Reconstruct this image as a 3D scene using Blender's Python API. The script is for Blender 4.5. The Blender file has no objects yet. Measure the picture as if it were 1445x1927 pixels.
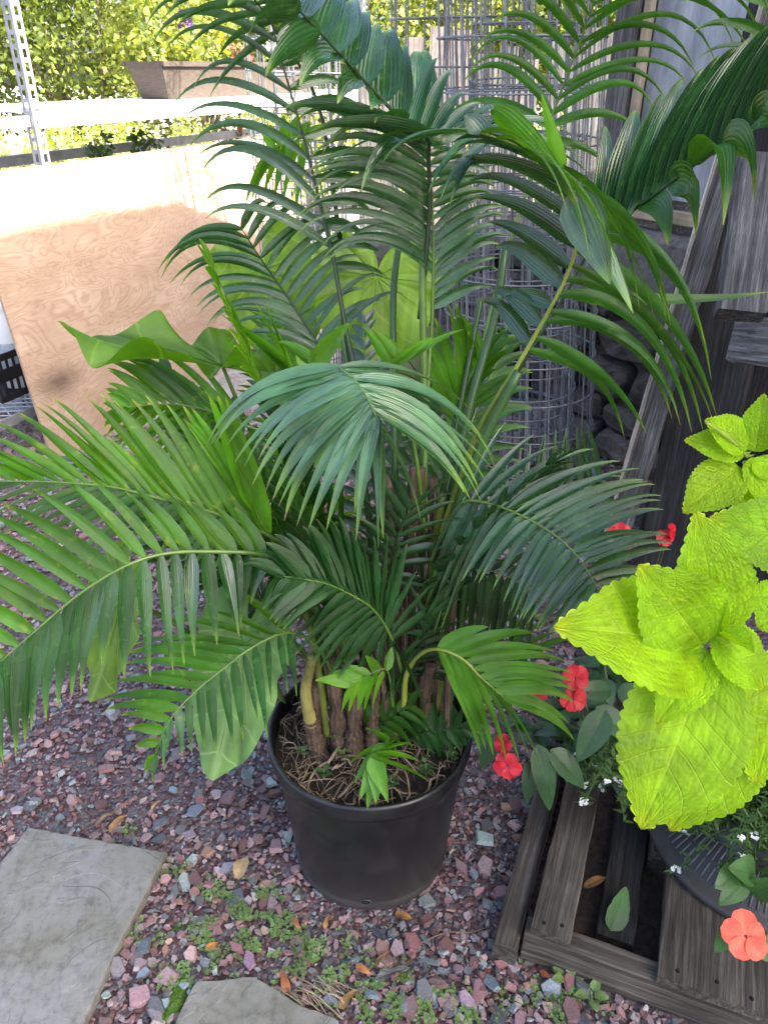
import bpy, math, random
from mathutils import Vector, Matrix, Euler, noise as mnoise
R = math.radians
random.seed(11)
rnd = random.random
def ru(a, b): return a + (b - a) * random.random()
sc = bpy.context.scene
COL = sc.collection
# ------------------------------------------------------------------ camera
CAMZ, PITCH, FPX, W0, H0 = 1.6, R(30), 1447.0, 1445.0, 1927.0
cam = bpy.data.cameras.new('camera'); camo = bpy.data.objects.new('camera', cam); COL.objects.link(camo)
camo.location = (0, 0, CAMZ); camo.rotation_euler = (R(90) - PITCH, 0, 0)
cam.sensor_fit = 'VERTICAL'; cam.sensor_height = 36; cam.lens = 36 * FPX / H0
cam.clip_start = 0.02; cam.clip_end = 500
sc.camera = camo
# ------------------------------------------------------------------ light
SUN_EL, SUN_AZ = 36.5, 25.0        # sun stands to the right and behind the camera: direction (cos az, -sin az)
w = bpy.data.worlds.new('World'); sc.world = w; w.use_nodes = True
wn = w.node_tree; wn.nodes.clear()
sky = wn.nodes.new('ShaderNodeTexSky'); sky.sky_type = 'NISHITA'; sky.sun_disc = False
sky.sun_elevation = R(SUN_EL); sky.sun_rotation = R(90 + SUN_AZ)
sky.air_density = 0.7; sky.dust_density = 5.0; sky.ozone_density = 0.3
bg = wn.nodes.new('ShaderNodeBackground'); bg.inputs[1].default_value = 0.15
wo = wn.nodes.new('ShaderNodeOutputWorld')
wn.links.new(sky.outputs[0], bg.inputs[0]); wn.links.new(bg.outputs[0], wo.inputs[0])
sl = bpy.data.lights.new('sun', 'SUN'); sl.energy = 4.4; sl.angle = R(1.0); sl.color = (1.0, 0.93, 0.82)
so = bpy.data.objects.new('sun', sl); COL.objects.link(so)
sd = Vector((math.cos(R(SUN_EL)) * math.cos(R(SUN_AZ)), -math.cos(R(SUN_EL)) * math.sin(R(SUN_AZ)), math.sin(R(SUN_EL))))
so.rotation_euler = sd.to_track_quat('Z', 'Y').to_euler()
sc.view_settings.view_transform = 'Standard'; sc.view_settings.look = 'None'
sc.view_settings.exposure = 2.6; sc.view_settings.gamma = 1.0
sc.cycles.max_bounces = 8; sc.cycles.transmission_bounces = 6; sc.cycles.diffuse_bounces = 4
sc.cycles.sample_clamp_indirect = 6.0
try: sc.cycles.use_denoising = True
except Exception: pass

# ------------------------------------------------------------------ helpers
def ray(px, py):
    u = (px - W0 / 2) / FPX; v = (H0 / 2 - py) / FPX
    c, s = math.cos(PITCH), math.sin(PITCH)
    return Vector((u, c + v * s, -s + v * c))
def at(px, py, Y):                       # the world point that stands Y metres ahead on that line of sight
    d = ray(px, py); return Vector((0, 0, CAMZ)) + d * (Y / d.y)
def gr(px, py, z=0.0):                   # the world point at height z
    d = ray(px, py); return Vector((0, 0, CAMZ)) + d * ((z - CAMZ) / d.z)
ZUP = Vector((0, 0, 1))

class MB:
    def __init__(s): s.v = []; s.f = []; s.uv = []; s.c = []; s.smooth = True; s.split = None
    def vert(s, p, uv=(0, 0), c=(1, 1, 1)):
        s.v.append(tuple(p)); s.uv.append(uv); s.c.append((c[0], c[1], c[2], 1.0)); return len(s.v) - 1
    def grid(s, rows, uvs=None, c=(1, 1, 1), wrap=False):
        n = len(rows); m = len(rows[0]); b = len(s.v)
        for i in range(n):
            for j in range(m):
                s.vert(rows[i][j], uvs[i][j] if uvs else (j / max(1, m - 1), i / max(1, n - 1)), c)
        for i in range(n - 1):
            for j in range(m - 1 + (1 if wrap else 0)):
                j2 = (j + 1) % m
                s.f.append((b + i * m + j, b + i * m + j2, b + (i + 1) * m + j2, b + (i + 1) * m + j))
    def face(s, pts, c=(1, 1, 1), uvs=None):
        b = len(s.v)
        for k, p in enumerate(pts): s.vert(p, uvs[k] if uvs else (0, 0), c)
        s.f.append(tuple(range(b, b + len(pts))))
    def tube(s, pts, rads, n=7, c=(1, 1, 1), cap=True):
        rows = []; prev = None
        N = len(pts)
        for i in range(N):
            t = (pts[min(i + 1, N - 1)] - pts[max(i - 1, 0)])
            t = t.normalized() if t.length > 1e-9 else Vector((0, 0, 1))
            if prev is None:
                a = t.cross(ZUP)
                if a.length < 0.1: a = t.cross(Vector((1, 0, 0)))
                a.normalize()
            else:
                a = prev - t * prev.dot(t)
                a = a.normalized() if a.length > 1e-6 else t.orthogonal().normalized()
            prev = a; b2 = t.cross(a)
            r = rads[i] if isinstance(rads, (list, tuple)) else rads
            rows.append([pts[i] + (a * math.cos(2 * math.pi * k / n) + b2 * math.sin(2 * math.pi * k / n)) * r for k in range(n)])
        b0 = len(s.v)
        s.grid(rows, [[(k / n, i / max(1, N - 1)) for k in range(n)] for i in range(N)], c, wrap=True)
        if cap:
            s.f.append(tuple(b0 + k for k in range(n))[::-1]); s.f.append(tuple(b0 + (N - 1) * n + k for k in range(n)))
    def box(s, o, ax, ay, az, c=(1, 1, 1), jit=0.0):   # o centre, three half vectors
        P = []
        for (i, j, k) in ((-1,-1,-1),(1,-1,-1),(1,1,-1),(-1,1,-1),(-1,-1,1),(1,-1,1),(1,1,1),(-1,1,1)):
            p = o + ax * i + ay * j + az * k
            if jit: p = p + Vector((ru(-jit, jit), ru(-jit, jit), ru(-jit, jit)))
            P.append(p)
        b = len(s.v)
        for p in P: s.vert(p, (0, 0), c)
        for q in ((0,3,2,1),(4,5,6,7),(0,1,5,4),(1,2,6,5),(2,3,7,6),(3,0,4,7)): s.f.append(tuple(b + x for x in q))
    def lathe(s, prof, cx, cy, n=48, c=(1, 1, 1), wob=None):
        rows = []
        for (r, z) in prof:
            row = []
            for k in range(n):
                a = 2 * math.pi * k / n
                rr = r + (wob(a, z) if wob else 0)
                row.append(Vector((cx + rr * math.cos(a), cy + rr * math.sin(a), z)))
            rows.append(row)
        s.grid(rows, None, c, wrap=True)
    def build(s, name, mat, parent=None, smooth=None, loc=None):
        base = Vector(loc) if loc is not None else Vector((0, 0, 0))
        pw = wloc(parent) if parent else Vector((0, 0, 0))
        if parent and loc is None: base = pw
        me = bpy.data.meshes.new(name)
        me.from_pydata([(p[0] - base.x, p[1] - base.y, p[2] - base.z) for p in s.v], [], s.f)
        uvl = me.uv_layers.new(name='UVMap')
        idx = [0] * len(me.loops); me.loops.foreach_get('vertex_index', idx)
        flat = []
        for i in idx: flat.extend(s.uv[i])
        uvl.data.foreach_set('uv', flat)
        ca = me.color_attributes.new('Col', 'FLOAT_COLOR', 'POINT')
        fc = []
        for c in s.c: fc.extend(c)
        ca.data.foreach_set('color', fc)
        sm = s.smooth if smooth is None else smooth
        me.polygons.foreach_set('use_smooth', [sm] * len(me.polygons))
        me.materials.append(mat)
        if s.split:
            me.materials.append(s.split[1])
            me.polygons.foreach_set('material_index', [0 if i < s.split[0] else 1 for i in range(len(me.polygons))])
        o = bpy.data.objects.new(name, me); COL.objects.link(o)
        o.location = base - pw if parent else base
        if parent: o.parent = parent
        return o
def wloc(o):
    p = Vector((0, 0, 0))
    while o: p += Vector(o.location); o = o.parent
    return p
def tag(o, label=None, cat=None, group=None, kind=None):
    if label: o['label'] = label
    if cat: o['category'] = cat
    if group: o['group'] = group
    if kind: o['kind'] = kind
    return o
def thing(name, loc, label, cat, group=None):
    o = bpy.data.objects.new(name, None); COL.objects.link(o); o.location = loc
    o.empty_display_size = 0.05
    return tag(o, label, cat, group)
def dup(o, loc=None, rz=None, parent=None):
    c = o.copy(); COL.objects.link(c); c.parent = parent
    if loc is not None: c.location = loc
    if rz is not None: c.rotation_euler = (0, 0, rz)
    for ch in list(o.children): dup(ch, parent=c)
    return c
def catmull(P, n):
    Q = [P[0] * 2 - P[1]] + list(P) + [P[-1] * 2 - P[-2]]
    out = []
    for i in range(len(P) - 1):
        a, b, c, d = Q[i], Q[i + 1], Q[i + 2], Q[i + 3]
        for k in range(16):
            t = k / 16
            out.append(0.5 * ((2 * b) + (c - a) * t + (2 * a - 5 * b + 4 * c - d) * t * t + (3 * b - a - 3 * c + d) * t ** 3))
    out.append(Vector(P[-1]))
    L = [0.0]
    for i in range(1, len(out)): L.append(L[-1] + (out[i] - out[i - 1]).length)
    tot = L[-1]; res = []; j = 0
    for k in range(n):
        s = tot * k / (n - 1)
        while j < len(L) - 2 and L[j + 1] < s: j += 1
        d = L[j + 1] - L[j]
        res.append(out[j].lerp(out[j + 1], (s - L[j]) / d if d > 1e-9 else 0))
    return res

# ------------------------------------------------------------------ materials
def newmat(name):
    m = bpy.data.materials.new(name); m.use_nodes = True
    nt = m.node_tree; nt.nodes.clear()
    out = nt.nodes.new('ShaderNodeOutputMaterial')
    return m, nt, out
def N(nt, t, **kw):
    n = nt.nodes.new(t)
    for k, v in kw.items():
        if k.startswith('i_'):
            key = k[2:]
            n.inputs[int(key) if key.isdigit() else key].default_value = v
        else: setattr(n, k, v)
    return n
def ramp(nt, stops, interp='LINEAR'):
    r = nt.nodes.new('ShaderNodeValToRGB'); cr = r.color_ramp; cr.interpolation = interp
    while len(cr.elements) < len(stops): cr.elements.new(0.5)
    for e, (p, c) in zip(cr.elements, stops):
        e.position = p; e.color = (c[0], c[1], c[2], 1) if not isinstance(c, (int, float)) else (c, c, c, 1)
    return r
def mixc(nt, a, b, fac, mode='MIX'):
    n = nt.nodes.new('ShaderNodeMix'); n.data_type = 'RGBA'; n.blend_type = mode
    for sock, v in ((0, fac), (6, a), (7, b)):
        if hasattr(v, 'links') or isinstance(v, bpy.types.NodeSocket): nt.links.new(v, n.inputs[sock])
        elif isinstance(v, (int, float)): n.inputs[sock].default_value = v
        else: n.inputs[sock].default_value = (v[0], v[1], v[2], 1)
    return n.outputs[2]
def mathn(nt, op, a, b=None):
    n = nt.nodes.new('ShaderNodeMath'); n.operation = op
    for k, v in enumerate((a, b)):
        if v is None: continue
        if isinstance(v, bpy.types.NodeSocket): nt.links.new(v, n.inputs[k])
        else: n.inputs[k].default_value = v
    return n.outputs[0]

def leaf_mat(name, base, tipc, trans=0.35, rough=0.38, stripe=50, tcol=None, tipstart=0.8, blotch=0.25, tbright=2.2, veins=0, vcol=None, quilt=False, spec=0.6):
    m, nt, out = newmat(name); L = nt.links
    uv = N(nt, 'ShaderNodeUVMap', uv_map='UVMap')
    sep = N(nt, 'ShaderNodeSeparateXYZ'); L.new(uv.outputs[0], sep.inputs[0])
    col = N(nt, 'ShaderNodeVertexColor', layer_name='Col')
    # veins: fine stripes across the blade
    st = mathn(nt, 'SINE', mathn(nt, 'MULTIPLY', sep.outputs[0], stripe))
    mp = N(nt, 'ShaderNodeMapping'); mp.inputs['Scale'].default_value = (9, 1.2, 1); L.new(uv.outputs[0], mp.inputs[0])
    tc = N(nt, 'ShaderNodeTexCoord')
    nz = N(nt, 'ShaderNodeTexNoise'); nz.inputs['Scale'].default_value = 14; nz.inputs['Detail'].default_value = 5; L.new(tc.outputs['Object'], nz.inputs['Vector'])
    nz2 = N(nt, 'ShaderNodeTexNoise'); nz2.inputs['Scale'].default_value = 3.0; nz2.inputs['Detail'].default_value = 3; L.new(mp.outputs[0], nz2.inputs['Vector'])
    dark = tuple(x * 0.62 for x in base); lite = tuple(min(1, x * 1.5 + 0.012) for x in base)
    r1 = ramp(nt, [(0.3, dark), (0.55, base), (0.8, lite)]); L.new(nz.outputs[0], r1.inputs[0])
    r2 = ramp(nt, [(0.35, 0.75), (0.7, 1.25)]); L.new(nz2.outputs[0], r2.inputs[0])
    c1 = mixc(nt, r1.outputs[0], r2.outputs[0], 0.8, 'MULTIPLY')
    c2 = mixc(nt, c1, col.outputs[0], 1.0, 'MULTIPLY')
    sr = ramp(nt, [(0.0, 0.90), (1.0, 1.06)])
    L.new(mathn(nt, 'MULTIPLY', mathn(nt, 'ADD', st, 1.0), 0.5), sr.inputs[0])
    c2b = mixc(nt, c2, sr.outputs[0], 0.9, 'MULTIPLY')
    # yellowing towards the tip, uneven
    tf = mathn(nt, 'ADD', sep.outputs[1], mathn(nt, 'MULTIPLY', mathn(nt, 'SUBTRACT', nz2.outputs[0], 0.5), 0.5))
    tr = ramp(nt, [(tipstart, 0.0), (min(1.0, tipstart + 0.25), 1.0)]); L.new(tf, tr.inputs[0])
    c3 = mixc(nt, c2b, tipc, tr.outputs[0])
    nz3 = N(nt, 'ShaderNodeTexNoise'); nz3.inputs['Scale'].default_value = 60; nz3.inputs['Detail'].default_value = 3; L.new(tc.outputs['Object'], nz3.inputs['Vector'])
    br = ramp(nt, [(0.62, 0.0), (0.72, blotch)]); L.new(nz3.outputs[0], br.inputs[0])
    c4 = mixc(nt, c3, tipc, br.outputs[0])
    if stripe:
        er = ramp(nt, [(0.955, 0.0), (1.0, 0.85)]); L.new(mathn(nt, 'ADD', sep.outputs[1], mathn(nt, 'MULTIPLY', mathn(nt, 'SUBTRACT', nz.outputs[0], 0.5), 0.22)), er.inputs[0])
        c4 = mixc(nt, c4, (0.20, 0.13, 0.05), er.outputs[0])
    hgt = st
    if veins:
        au = mathn(nt, 'ABSOLUTE', mathn(nt, 'MULTIPLY', mathn(nt, 'SUBTRACT', sep.outputs[0], 0.5), 2.0))
        wob = mathn(nt, 'MULTIPLY', mathn(nt, 'SUBTRACT', nz.outputs[0], 0.5), 0.35)
        vv = mathn(nt, 'SUBTRACT', mathn(nt, 'MULTIPLY', sep.outputs[1], float(veins)), mathn(nt, 'ADD', mathn(nt, 'MULTIPLY', au, 1.6), wob))
        tri = mathn(nt, 'ABSOLUTE', mathn(nt, 'SUBTRACT', mathn(nt, 'FRACT', vv), 0.5))      # 0.5 on the vein
        vr = ramp(nt, [(0.455, 0.0), (0.5, 1.0)]); L.new(tri, vr.inputs[0])
        mr = ramp(nt, [(0.0, 1.0), (0.035, 0.0)]); L.new(au, mr.inputs[0])
        vm = mathn(nt, 'MAXIMUM', vr.outputs[0], mr.outputs[0])
        c4 = mixc(nt, c4, vcol or tipc, mathn(nt, 'MULTIPLY', vm, 0.45))
        hgt = mathn(nt, 'SUBTRACT', 1.0, vm)
        if quilt:
            mpq = N(nt, 'ShaderNodeMapping'); mpq.inputs['Scale'].default_value = (26, 34, 1); L.new(uv.outputs[0], mpq.inputs[0])
            vq = N(nt, 'ShaderNodeTexVoronoi'); vq.feature = 'SMOOTH_F1'; vq.inputs['Scale'].default_value = 1.0; vq.inputs['Smoothness'].default_value = 0.5; L.new(mpq.outputs[0], vq.inputs['Vector'])
            qh = mathn(nt, 'SUBTRACT', 1.0, vq.outputs['Distance'])
            hgt = mathn(nt, 'ADD', mathn(nt, 'MULTIPLY', hgt, 0.45), mathn(nt, 'MULTIPLY', qh, 0.75))
    bs = N(nt, 'ShaderNodeBsdfPrincipled'); L.new(c4, bs.inputs['Base Color'])
    rr = ramp(nt, [(0.3, rough * 0.8), (0.75, min(1, rough * 1.5))]); L.new(nz.outputs[0], rr.inputs[0]); L.new(rr.outputs[0], bs.inputs['Roughness'])
    bs.inputs['Specular IOR Level'].default_value = spec
    bump = N(nt, 'ShaderNodeBump'); bump.inputs['Strength'].default_value = 0.22; bump.inputs['Distance'].default_value = 0.0026 if quilt else (0.002 if veins else 0.0012)
    if quilt: bump.inputs['Strength'].default_value = 0.9
    L.new(hgt, bump.inputs['Height']); L.new(bump.outputs[0], bs.inputs['Normal'])
    tl = N(nt, 'ShaderNodeBsdfTranslucent')
    tcc = tcol or (base[0] * 1.6 + 0.03, base[1] * 1.5 + 0.04, base[2] * 0.5)
    ct = mixc(nt, c4, (tbright * 1.25, tbright, tbright * 0.35), 1.0, 'MULTIPLY')
    ct2 = mixc(nt, ct, tcc, 0.4)
    L.new(ct2, tl.inputs[0])
    mx = N(nt, 'ShaderNodeMixShader'); mx.inputs[0].default_value = trans
    L.new(bs.outputs[0], mx.inputs[1]); L.new(tl.outputs[0], mx.inputs[2]); L.new(mx.outputs[0], out.inputs[0])
    return m

def simple_mat(name, c1, c2, scale=20, rough=0.7, stretch=(1, 1, 1), bump=0.3, bdist=0.004, detail=6, metal=0.0, coords='Object', usecol=False, spec=0.5, mid=None):
    m, nt, out = newmat(name); L = nt.links
    tc = N(nt, 'ShaderNodeTexCoord'); mp = N(nt, 'ShaderNodeMapping'); mp.inputs['Scale'].default_value = stretch
    L.new(tc.outputs[coords], mp.inputs[0])
    nz = N(nt, 'ShaderNodeTexNoise'); nz.inputs['Scale'].default_value = scale; nz.inputs['Detail'].default_value = detail; nz.inputs['Roughness'].default_value = 0.62
    L.new(mp.outputs[0], nz.inputs['Vector'])
    st = [(0.3, c1), (0.7, c2)] if mid is None else [(0.3, c1), (0.5, mid), (0.7, c2)]
    r = ramp(nt, st); L.new(nz.outputs[0], r.inputs[0])
    c = r.outputs[0]
    if usecol:
        vc = N(nt, 'ShaderNodeVertexColor', layer_name='Col'); c = mixc(nt, c, vc.outputs[0], 1.0, 'MULTIPLY')
    bs = N(nt, 'ShaderNodeBsdfPrincipled'); L.new(c, bs.inputs['Base Color'])
    bs.inputs['Roughness'].default_value = rough; bs.inputs['Metallic'].default_value = metal; bs.inputs['Specular IOR Level'].default_value = spec
    bp = N(nt, 'ShaderNodeBump'); bp.inputs['Strength'].default_value = bump; bp.inputs['Distance'].default_value = bdist
    L.new(nz.outputs[0], bp.inputs['Height']); L.new(bp.outputs[0], bs.inputs['Normal'])
    L.new(bs.outputs[0], out.inputs[0])
    return m

def wood_mat(name, dark, mid, lite, gscale=1.0, rough=0.8, bump=0.8):
    # grain runs along each plank's own X axis
    m, nt, out = newmat(name); L = nt.links
    tc = N(nt, 'ShaderNodeTexCoord'); mp = N(nt, 'ShaderNodeMapping'); mp.inputs['Scale'].default_value = (2.2 * gscale, 60 * gscale, 60 * gscale)
    L.new(tc.outputs['Object'], mp.inputs[0])
    nz = N(nt, 'ShaderNodeTexNoise'); nz.inputs['Scale'].default_value = 1.6; nz.inputs['Detail'].default_value = 8; nz.inputs['Roughness'].default_value = 0.7; nz.inputs['Distortion'].default_value = 0.5
    L.new(mp.outputs[0], nz.inputs['Vector'])
    n2 = N(nt, 'ShaderNodeTexNoise'); n2.inputs['Scale'].default_value = 7; n2.inputs['Detail'].default_value = 4; L.new(tc.outputs['Object'], n2.inputs['Vector'])
    r = ramp(nt, [(0.32, dark), (0.5, mid), (0.68, lite)]); L.new(nz.outputs[0], r.inputs[0])
    r2 = ramp(nt, [(0.3, 0.55), (0.7, 1.25)]); L.new(n2.outputs[0], r2.inputs[0])
    c = mixc(nt, r.outputs[0], r2.outputs[0], 1.0, 'MULTIPLY')
    bs = N(nt, 'ShaderNodeBsdfPrincipled'); L.new(c, bs.inputs['Base Color']); bs.inputs['Roughness'].default_value = rough
    bs.inputs['Specular IOR Level'].default_value = 0.3
    bp = N(nt, 'ShaderNodeBump'); bp.inputs['Strength'].default_value = bump; bp.inputs['Distance'].default_value = 0.004
    L.new(nz.outputs[0], bp.inputs['Height']); L.new(bp.outputs[0], bs.inputs['Normal']); L.new(bs.outputs[0], out.inputs[0])
    return m

M = {}
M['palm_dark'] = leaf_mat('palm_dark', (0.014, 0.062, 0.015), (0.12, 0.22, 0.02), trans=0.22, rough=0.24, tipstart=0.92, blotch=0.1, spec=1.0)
M['palm_mid'] = leaf_mat('palm_mid', (0.030, 0.118, 0.010), (0.18, 0.30, 0.02), trans=0.35, rough=0.32, tipstart=0.86, spec=0.5)
M['palm_blue'] = leaf_mat('palm_blue', (0.021, 0.090, 0.022), (0.14, 0.28, 0.03), trans=0.25, rough=0.23, tipstart=0.80, blotch=0.3, spec=1.0)
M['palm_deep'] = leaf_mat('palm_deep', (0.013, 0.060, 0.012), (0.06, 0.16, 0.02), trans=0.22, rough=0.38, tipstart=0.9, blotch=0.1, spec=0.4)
M['palm_pale_sheen'] = leaf_mat('palm_pale_sheen', (0.080, 0.200, 0.085), (0.17, 0.32, 0.04), trans=0.25, rough=0.34, tipstart=0.72, blotch=0.35, spec=1.0)  # sky reflection on the draped frond put into this pale blue-green
M['palm_yellow_lit'] = leaf_mat('palm_yellow_lit', (0.050, 0.165, 0.005), (0.30, 0.38, 0.03), trans=0.5, rough=0.34, tipstart=0.86, blotch=0.3, tbright=3.0)  # yellow-green glow of back-lit fronds put into colour and translucency
M['palm_bright'] = leaf_mat('palm_bright', (0.10, 0.29, 0.014), (0.22, 0.36, 0.03), trans=0.45, rough=0.36, tipstart=0.92)
M['stem'] = simple_mat('stem_green', (0.018, 0.05, 0.015), (0.05, 0.12, 0.03), scale=9, stretch=(1, 1, 0.15), rough=0.4, bump=0.1)
M['stem_yellow'] = simple_mat('stem_yellow', (0.12, 0.19, 0.02), (0.3, 0.34, 0.06), scale=12, rough=0.4, bump=0.1)
M['stem_olive'] = simple_mat('stem_olive', (0.05, 0.08, 0.015), (0.16, 0.18, 0.03), scale=12, rough=0.45, bump=0.1)
M['rachis'] = simple_mat('rachis_green', (0.05, 0.12, 0.02), (0.13, 0.22, 0.04), scale=20, rough=0.4, bump=0.1)
M['rachis_dark'] = simple_mat('rachis_dark', (0.012, 0.03, 0.010), (0.03, 0.06, 0.02), scale=20, rough=0.4, bump=0.1)
M['fibre'] = simple_mat('trunk_fibre', (0.012, 0.009, 0.007), (0.16, 0.12, 0.085), scale=26, stretch=(6, 6, 0.5), rough=0.9, bump=1.0, bdist=0.006, mid=(0.09, 0.055, 0.033))
M['pale_stalk'] = simple_mat('pale_stalk', (0.14, 0.13, 0.03), (0.42, 0.38, 0.13), scale=18, rough=0.5, bump=0.2)
M['taro'] = leaf_mat('taro_leaf', (0.15, 0.30, 0.018), (0.22, 0.34, 0.03), trans=0.45, rough=0.4, stripe=0, tipstart=0.97, blotch=0.12, tbright=1.8, veins=6, vcol=(0.34, 0.48, 0.12))
M['taro_backlit'] = leaf_mat('taro_backlit', (0.07, 0.19, 0.010), (0.3, 0.4, 0.1), trans=0.5, rough=0.4, stripe=0, tipstart=0.97, blotch=0.12, veins=6, vcol=(0.2, 0.34, 0.05))  # darker copy of the taro leaf, shade of its back-lit underside in the colour
M['taro_pale'] = leaf_mat('taro_pale', (0.14, 0.29, 0.075), (0.22, 0.36, 0.08), trans=0.3, rough=0.45, stripe=0, tipstart=0.97, blotch=0.05, tbright=1.4, veins=7, vcol=(0.32, 0.50, 0.2))
M['coleus'] = leaf_mat('coleus_leaf', (0.37, 0.61, 0.006), (0.55, 0.68, 0.02), trans=0.40, rough=0.5, stripe=0, tipstart=0.9, blotch=0.25, tbright=1.0, veins=8, vcol=(0.62, 0.78, 0.10), quilt=True, spec=0.35)
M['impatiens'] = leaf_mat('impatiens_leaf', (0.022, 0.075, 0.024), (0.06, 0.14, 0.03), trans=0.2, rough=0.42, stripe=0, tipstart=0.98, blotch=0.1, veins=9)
M['impatiens_pale'] = leaf_mat('impatiens_fresh', (0.055, 0.15, 0.035), (0.10, 0.2, 0.03), trans=0.25, rough=0.45, stripe=0, tipstart=0.98, blotch=0.1, veins=9)  # lighter green than the other impatiens leaf
M['petal_red'] = simple_mat('petal_red', (0.36, 0.002, 0.010), (0.62, 0.008, 0.024), scale=60, rough=0.5, bump=0.15)
M['petal_coral'] = simple_mat('petal_coral', (0.70, 0.060, 0.028), (0.86, 0.12, 0.06), scale=45, rough=0.5, bump=0.15)
M['petal_white'] = simple_mat('petal_white', (0.75, 0.75, 0.75), (0.85, 0.85, 0.85), scale=30, rough=0.6)
M['pot'] = simple_mat('pot_plastic', (0.004, 0.005, 0.006), (0.022, 0.024, 0.026), scale=5, rough=0.42, bump=0.15, bdist=0.002, detail=10)
M['black'] = simple_mat('black_plastic', (0.008, 0.008, 0.009), (0.02, 0.02, 0.021), scale=15, rough=0.5, bump=0.1)
M['hole'] = simple_mat('hole_dark', (0.001, 0.001, 0.001), (0.002, 0.002, 0.002), rough=1.0)
M['scuff'] = simple_mat('scuffed_plastic', (0.03, 0.034, 0.038), (0.07, 0.073, 0.075), scale=60, rough=0.6)
M['rib_grey'] = simple_mat('rib_grey', (0.05, 0.054, 0.058), (0.13, 0.13, 0.13), scale=60, rough=0.6)  # lighter grey than the planter body, sets the ribs apart
M['soil'] = simple_mat('soil', (0.010, 0.007, 0.005), (0.05, 0.035, 0.025), scale=60, rough=0.95, bump=1.0, bdist=0.01)
M['root'] = simple_mat('root', (0.10, 0.07, 0.045), (0.28, 0.21, 0.14), scale=40, rough=0.8, usecol=True)
M['wood_grey'] = wood_mat('weathered_wood', (0.030, 0.028, 0.026), (0.12, 0.115, 0.11), (0.27, 0.26, 0.25))
M['wood_plank'] = wood_mat('plank_wood', (0.020, 0.020, 0.020), (0.075, 0.073, 0.070), (0.19, 0.185, 0.18))
M['wood_split'] = wood_mat('split_wood', (0.10, 0.095, 0.085), (0.30, 0.29, 0.26), (0.46, 0.44, 0.40))
M['wood_dark'] = wood_mat('dark_wood', (0.006, 0.006, 0.006), (0.020, 0.019, 0.018), (0.05, 0.047, 0.044))
M['wood_pallet'] = wood_mat('pallet_wood', (0.020, 0.017, 0.013), (0.060, 0.052, 0.042), (0.14, 0.125, 0.105))
M['wood_barn'] = wood_mat('barn_wood', (0.07, 0.06, 0.055), (0.20, 0.17, 0.16), (0.34, 0.30, 0.28))
M['wood_new'] = wood_mat('new_lath', (0.34, 0.26, 0.17), (0.46, 0.37, 0.25), (0.56, 0.47, 0.33), bump=0.1)
M['white_paint'] = simple_mat('white_paint', (0.70, 0.70, 0.68), (0.82, 0.82, 0.80), scale=9, rough=0.6, bump=0.1)
M['galv'] = simple_mat('galvanised', (0.24, 0.25, 0.27), (0.42, 0.43, 0.45), scale=18, rough=0.45, metal=0.6, bump=0.05)
M['wire'] = simple_mat('cage_wire', (0.10, 0.11, 0.125), (0.23, 0.245, 0.27), scale=25, rough=0.5, metal=0.2, bump=0.05)
M['stone_masonry'] = simple_mat('field_stone', (0.035, 0.033, 0.032), (0.15, 0.14, 0.13), scale=14, rough=0.9, bump=1.0, bdist=0.02, detail=10)
M['concrete'] = simple_mat('old_concrete', (0.09, 0.085, 0.078), (0.24, 0.225, 0.20), scale=35, rough=0.95, bump=1.0, bdist=0.006, detail=10)
M['plastic_sheet'] = simple_mat('window_plastic', (0.11, 0.125, 0.15), (0.50, 0.52, 0.54), scale=2.6, stretch=(0.7, 3.5, 3.5), rough=0.35, bump=0.4, bdist=0.03)
M['shrub'] = leaf_mat('shrub_leaf', (0.26, 0.33, 0.07), (0.40, 0.45, 0.15), trans=0.4, rough=0.5, stripe=0, blotch=0.2, tbright=1.5)
M['tree'] = leaf_mat('tree_leaf', (0.10, 0.15, 0.018), (0.25, 0.29, 0.05), trans=0.35, rough=0.5, stripe=0, blotch=0.2, tbright=1.5)
M['leaf_dark'] = leaf_mat('dark_leaf', (0.04, 0.09, 0.015), (0.1, 0.14, 0.03), trans=0.3, rough=0.5, stripe=0)
M['leaf_red'] = leaf_mat('red_leaf', (0.22, 0.05, 0.04), (0.3, 0.1, 0.06), trans=0.3, rough=0.5, stripe=0, tcol=(0.3, 0.08, 0.05), tbright=1.0)
M['weed'] = leaf_mat('weed_leaf', (0.19, 0.32, 0.10), (0.28, 0.40, 0.14), trans=0.35, rough=0.6, stripe=0, tbright=1.3)
M['grass'] = leaf_mat('grass_blade', (0.08, 0.17, 0.02), (0.2, 0.26, 0.05), trans=0.35, rough=0.6, stripe=0)
M['straw'] = simple_mat('straw', (0.28, 0.22, 0.13), (0.48, 0.40, 0.26), scale=30, rough=0.8, usecol=True)
M['dead_leaf'] = simple_mat('dead_leaf', (0.11, 0.07, 0.035), (0.27, 0.19, 0.10), scale=45, rough=0.8, bump=0.6, usecol=True)
M['moss'] = simple_mat('moss', (0.03, 0.08, 0.005), (0.10, 0.2, 0.01), scale=90, rough=1.0, bump=1.0, bdist=0.01)
M['terracotta'] = simple_mat('planter_brown', (0.03, 0.022, 0.018), (0.075, 0.056, 0.042), scale=30, stretch=(1, 1, 6), rough=0.7)
M['bark'] = simple_mat('bark', (0.06, 0.045, 0.03), (0.2, 0.16, 0.12), scale=14, stretch=(3, 3, 0.5), rough=0.9, bump=1.0, bdist=0.02)

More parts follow.
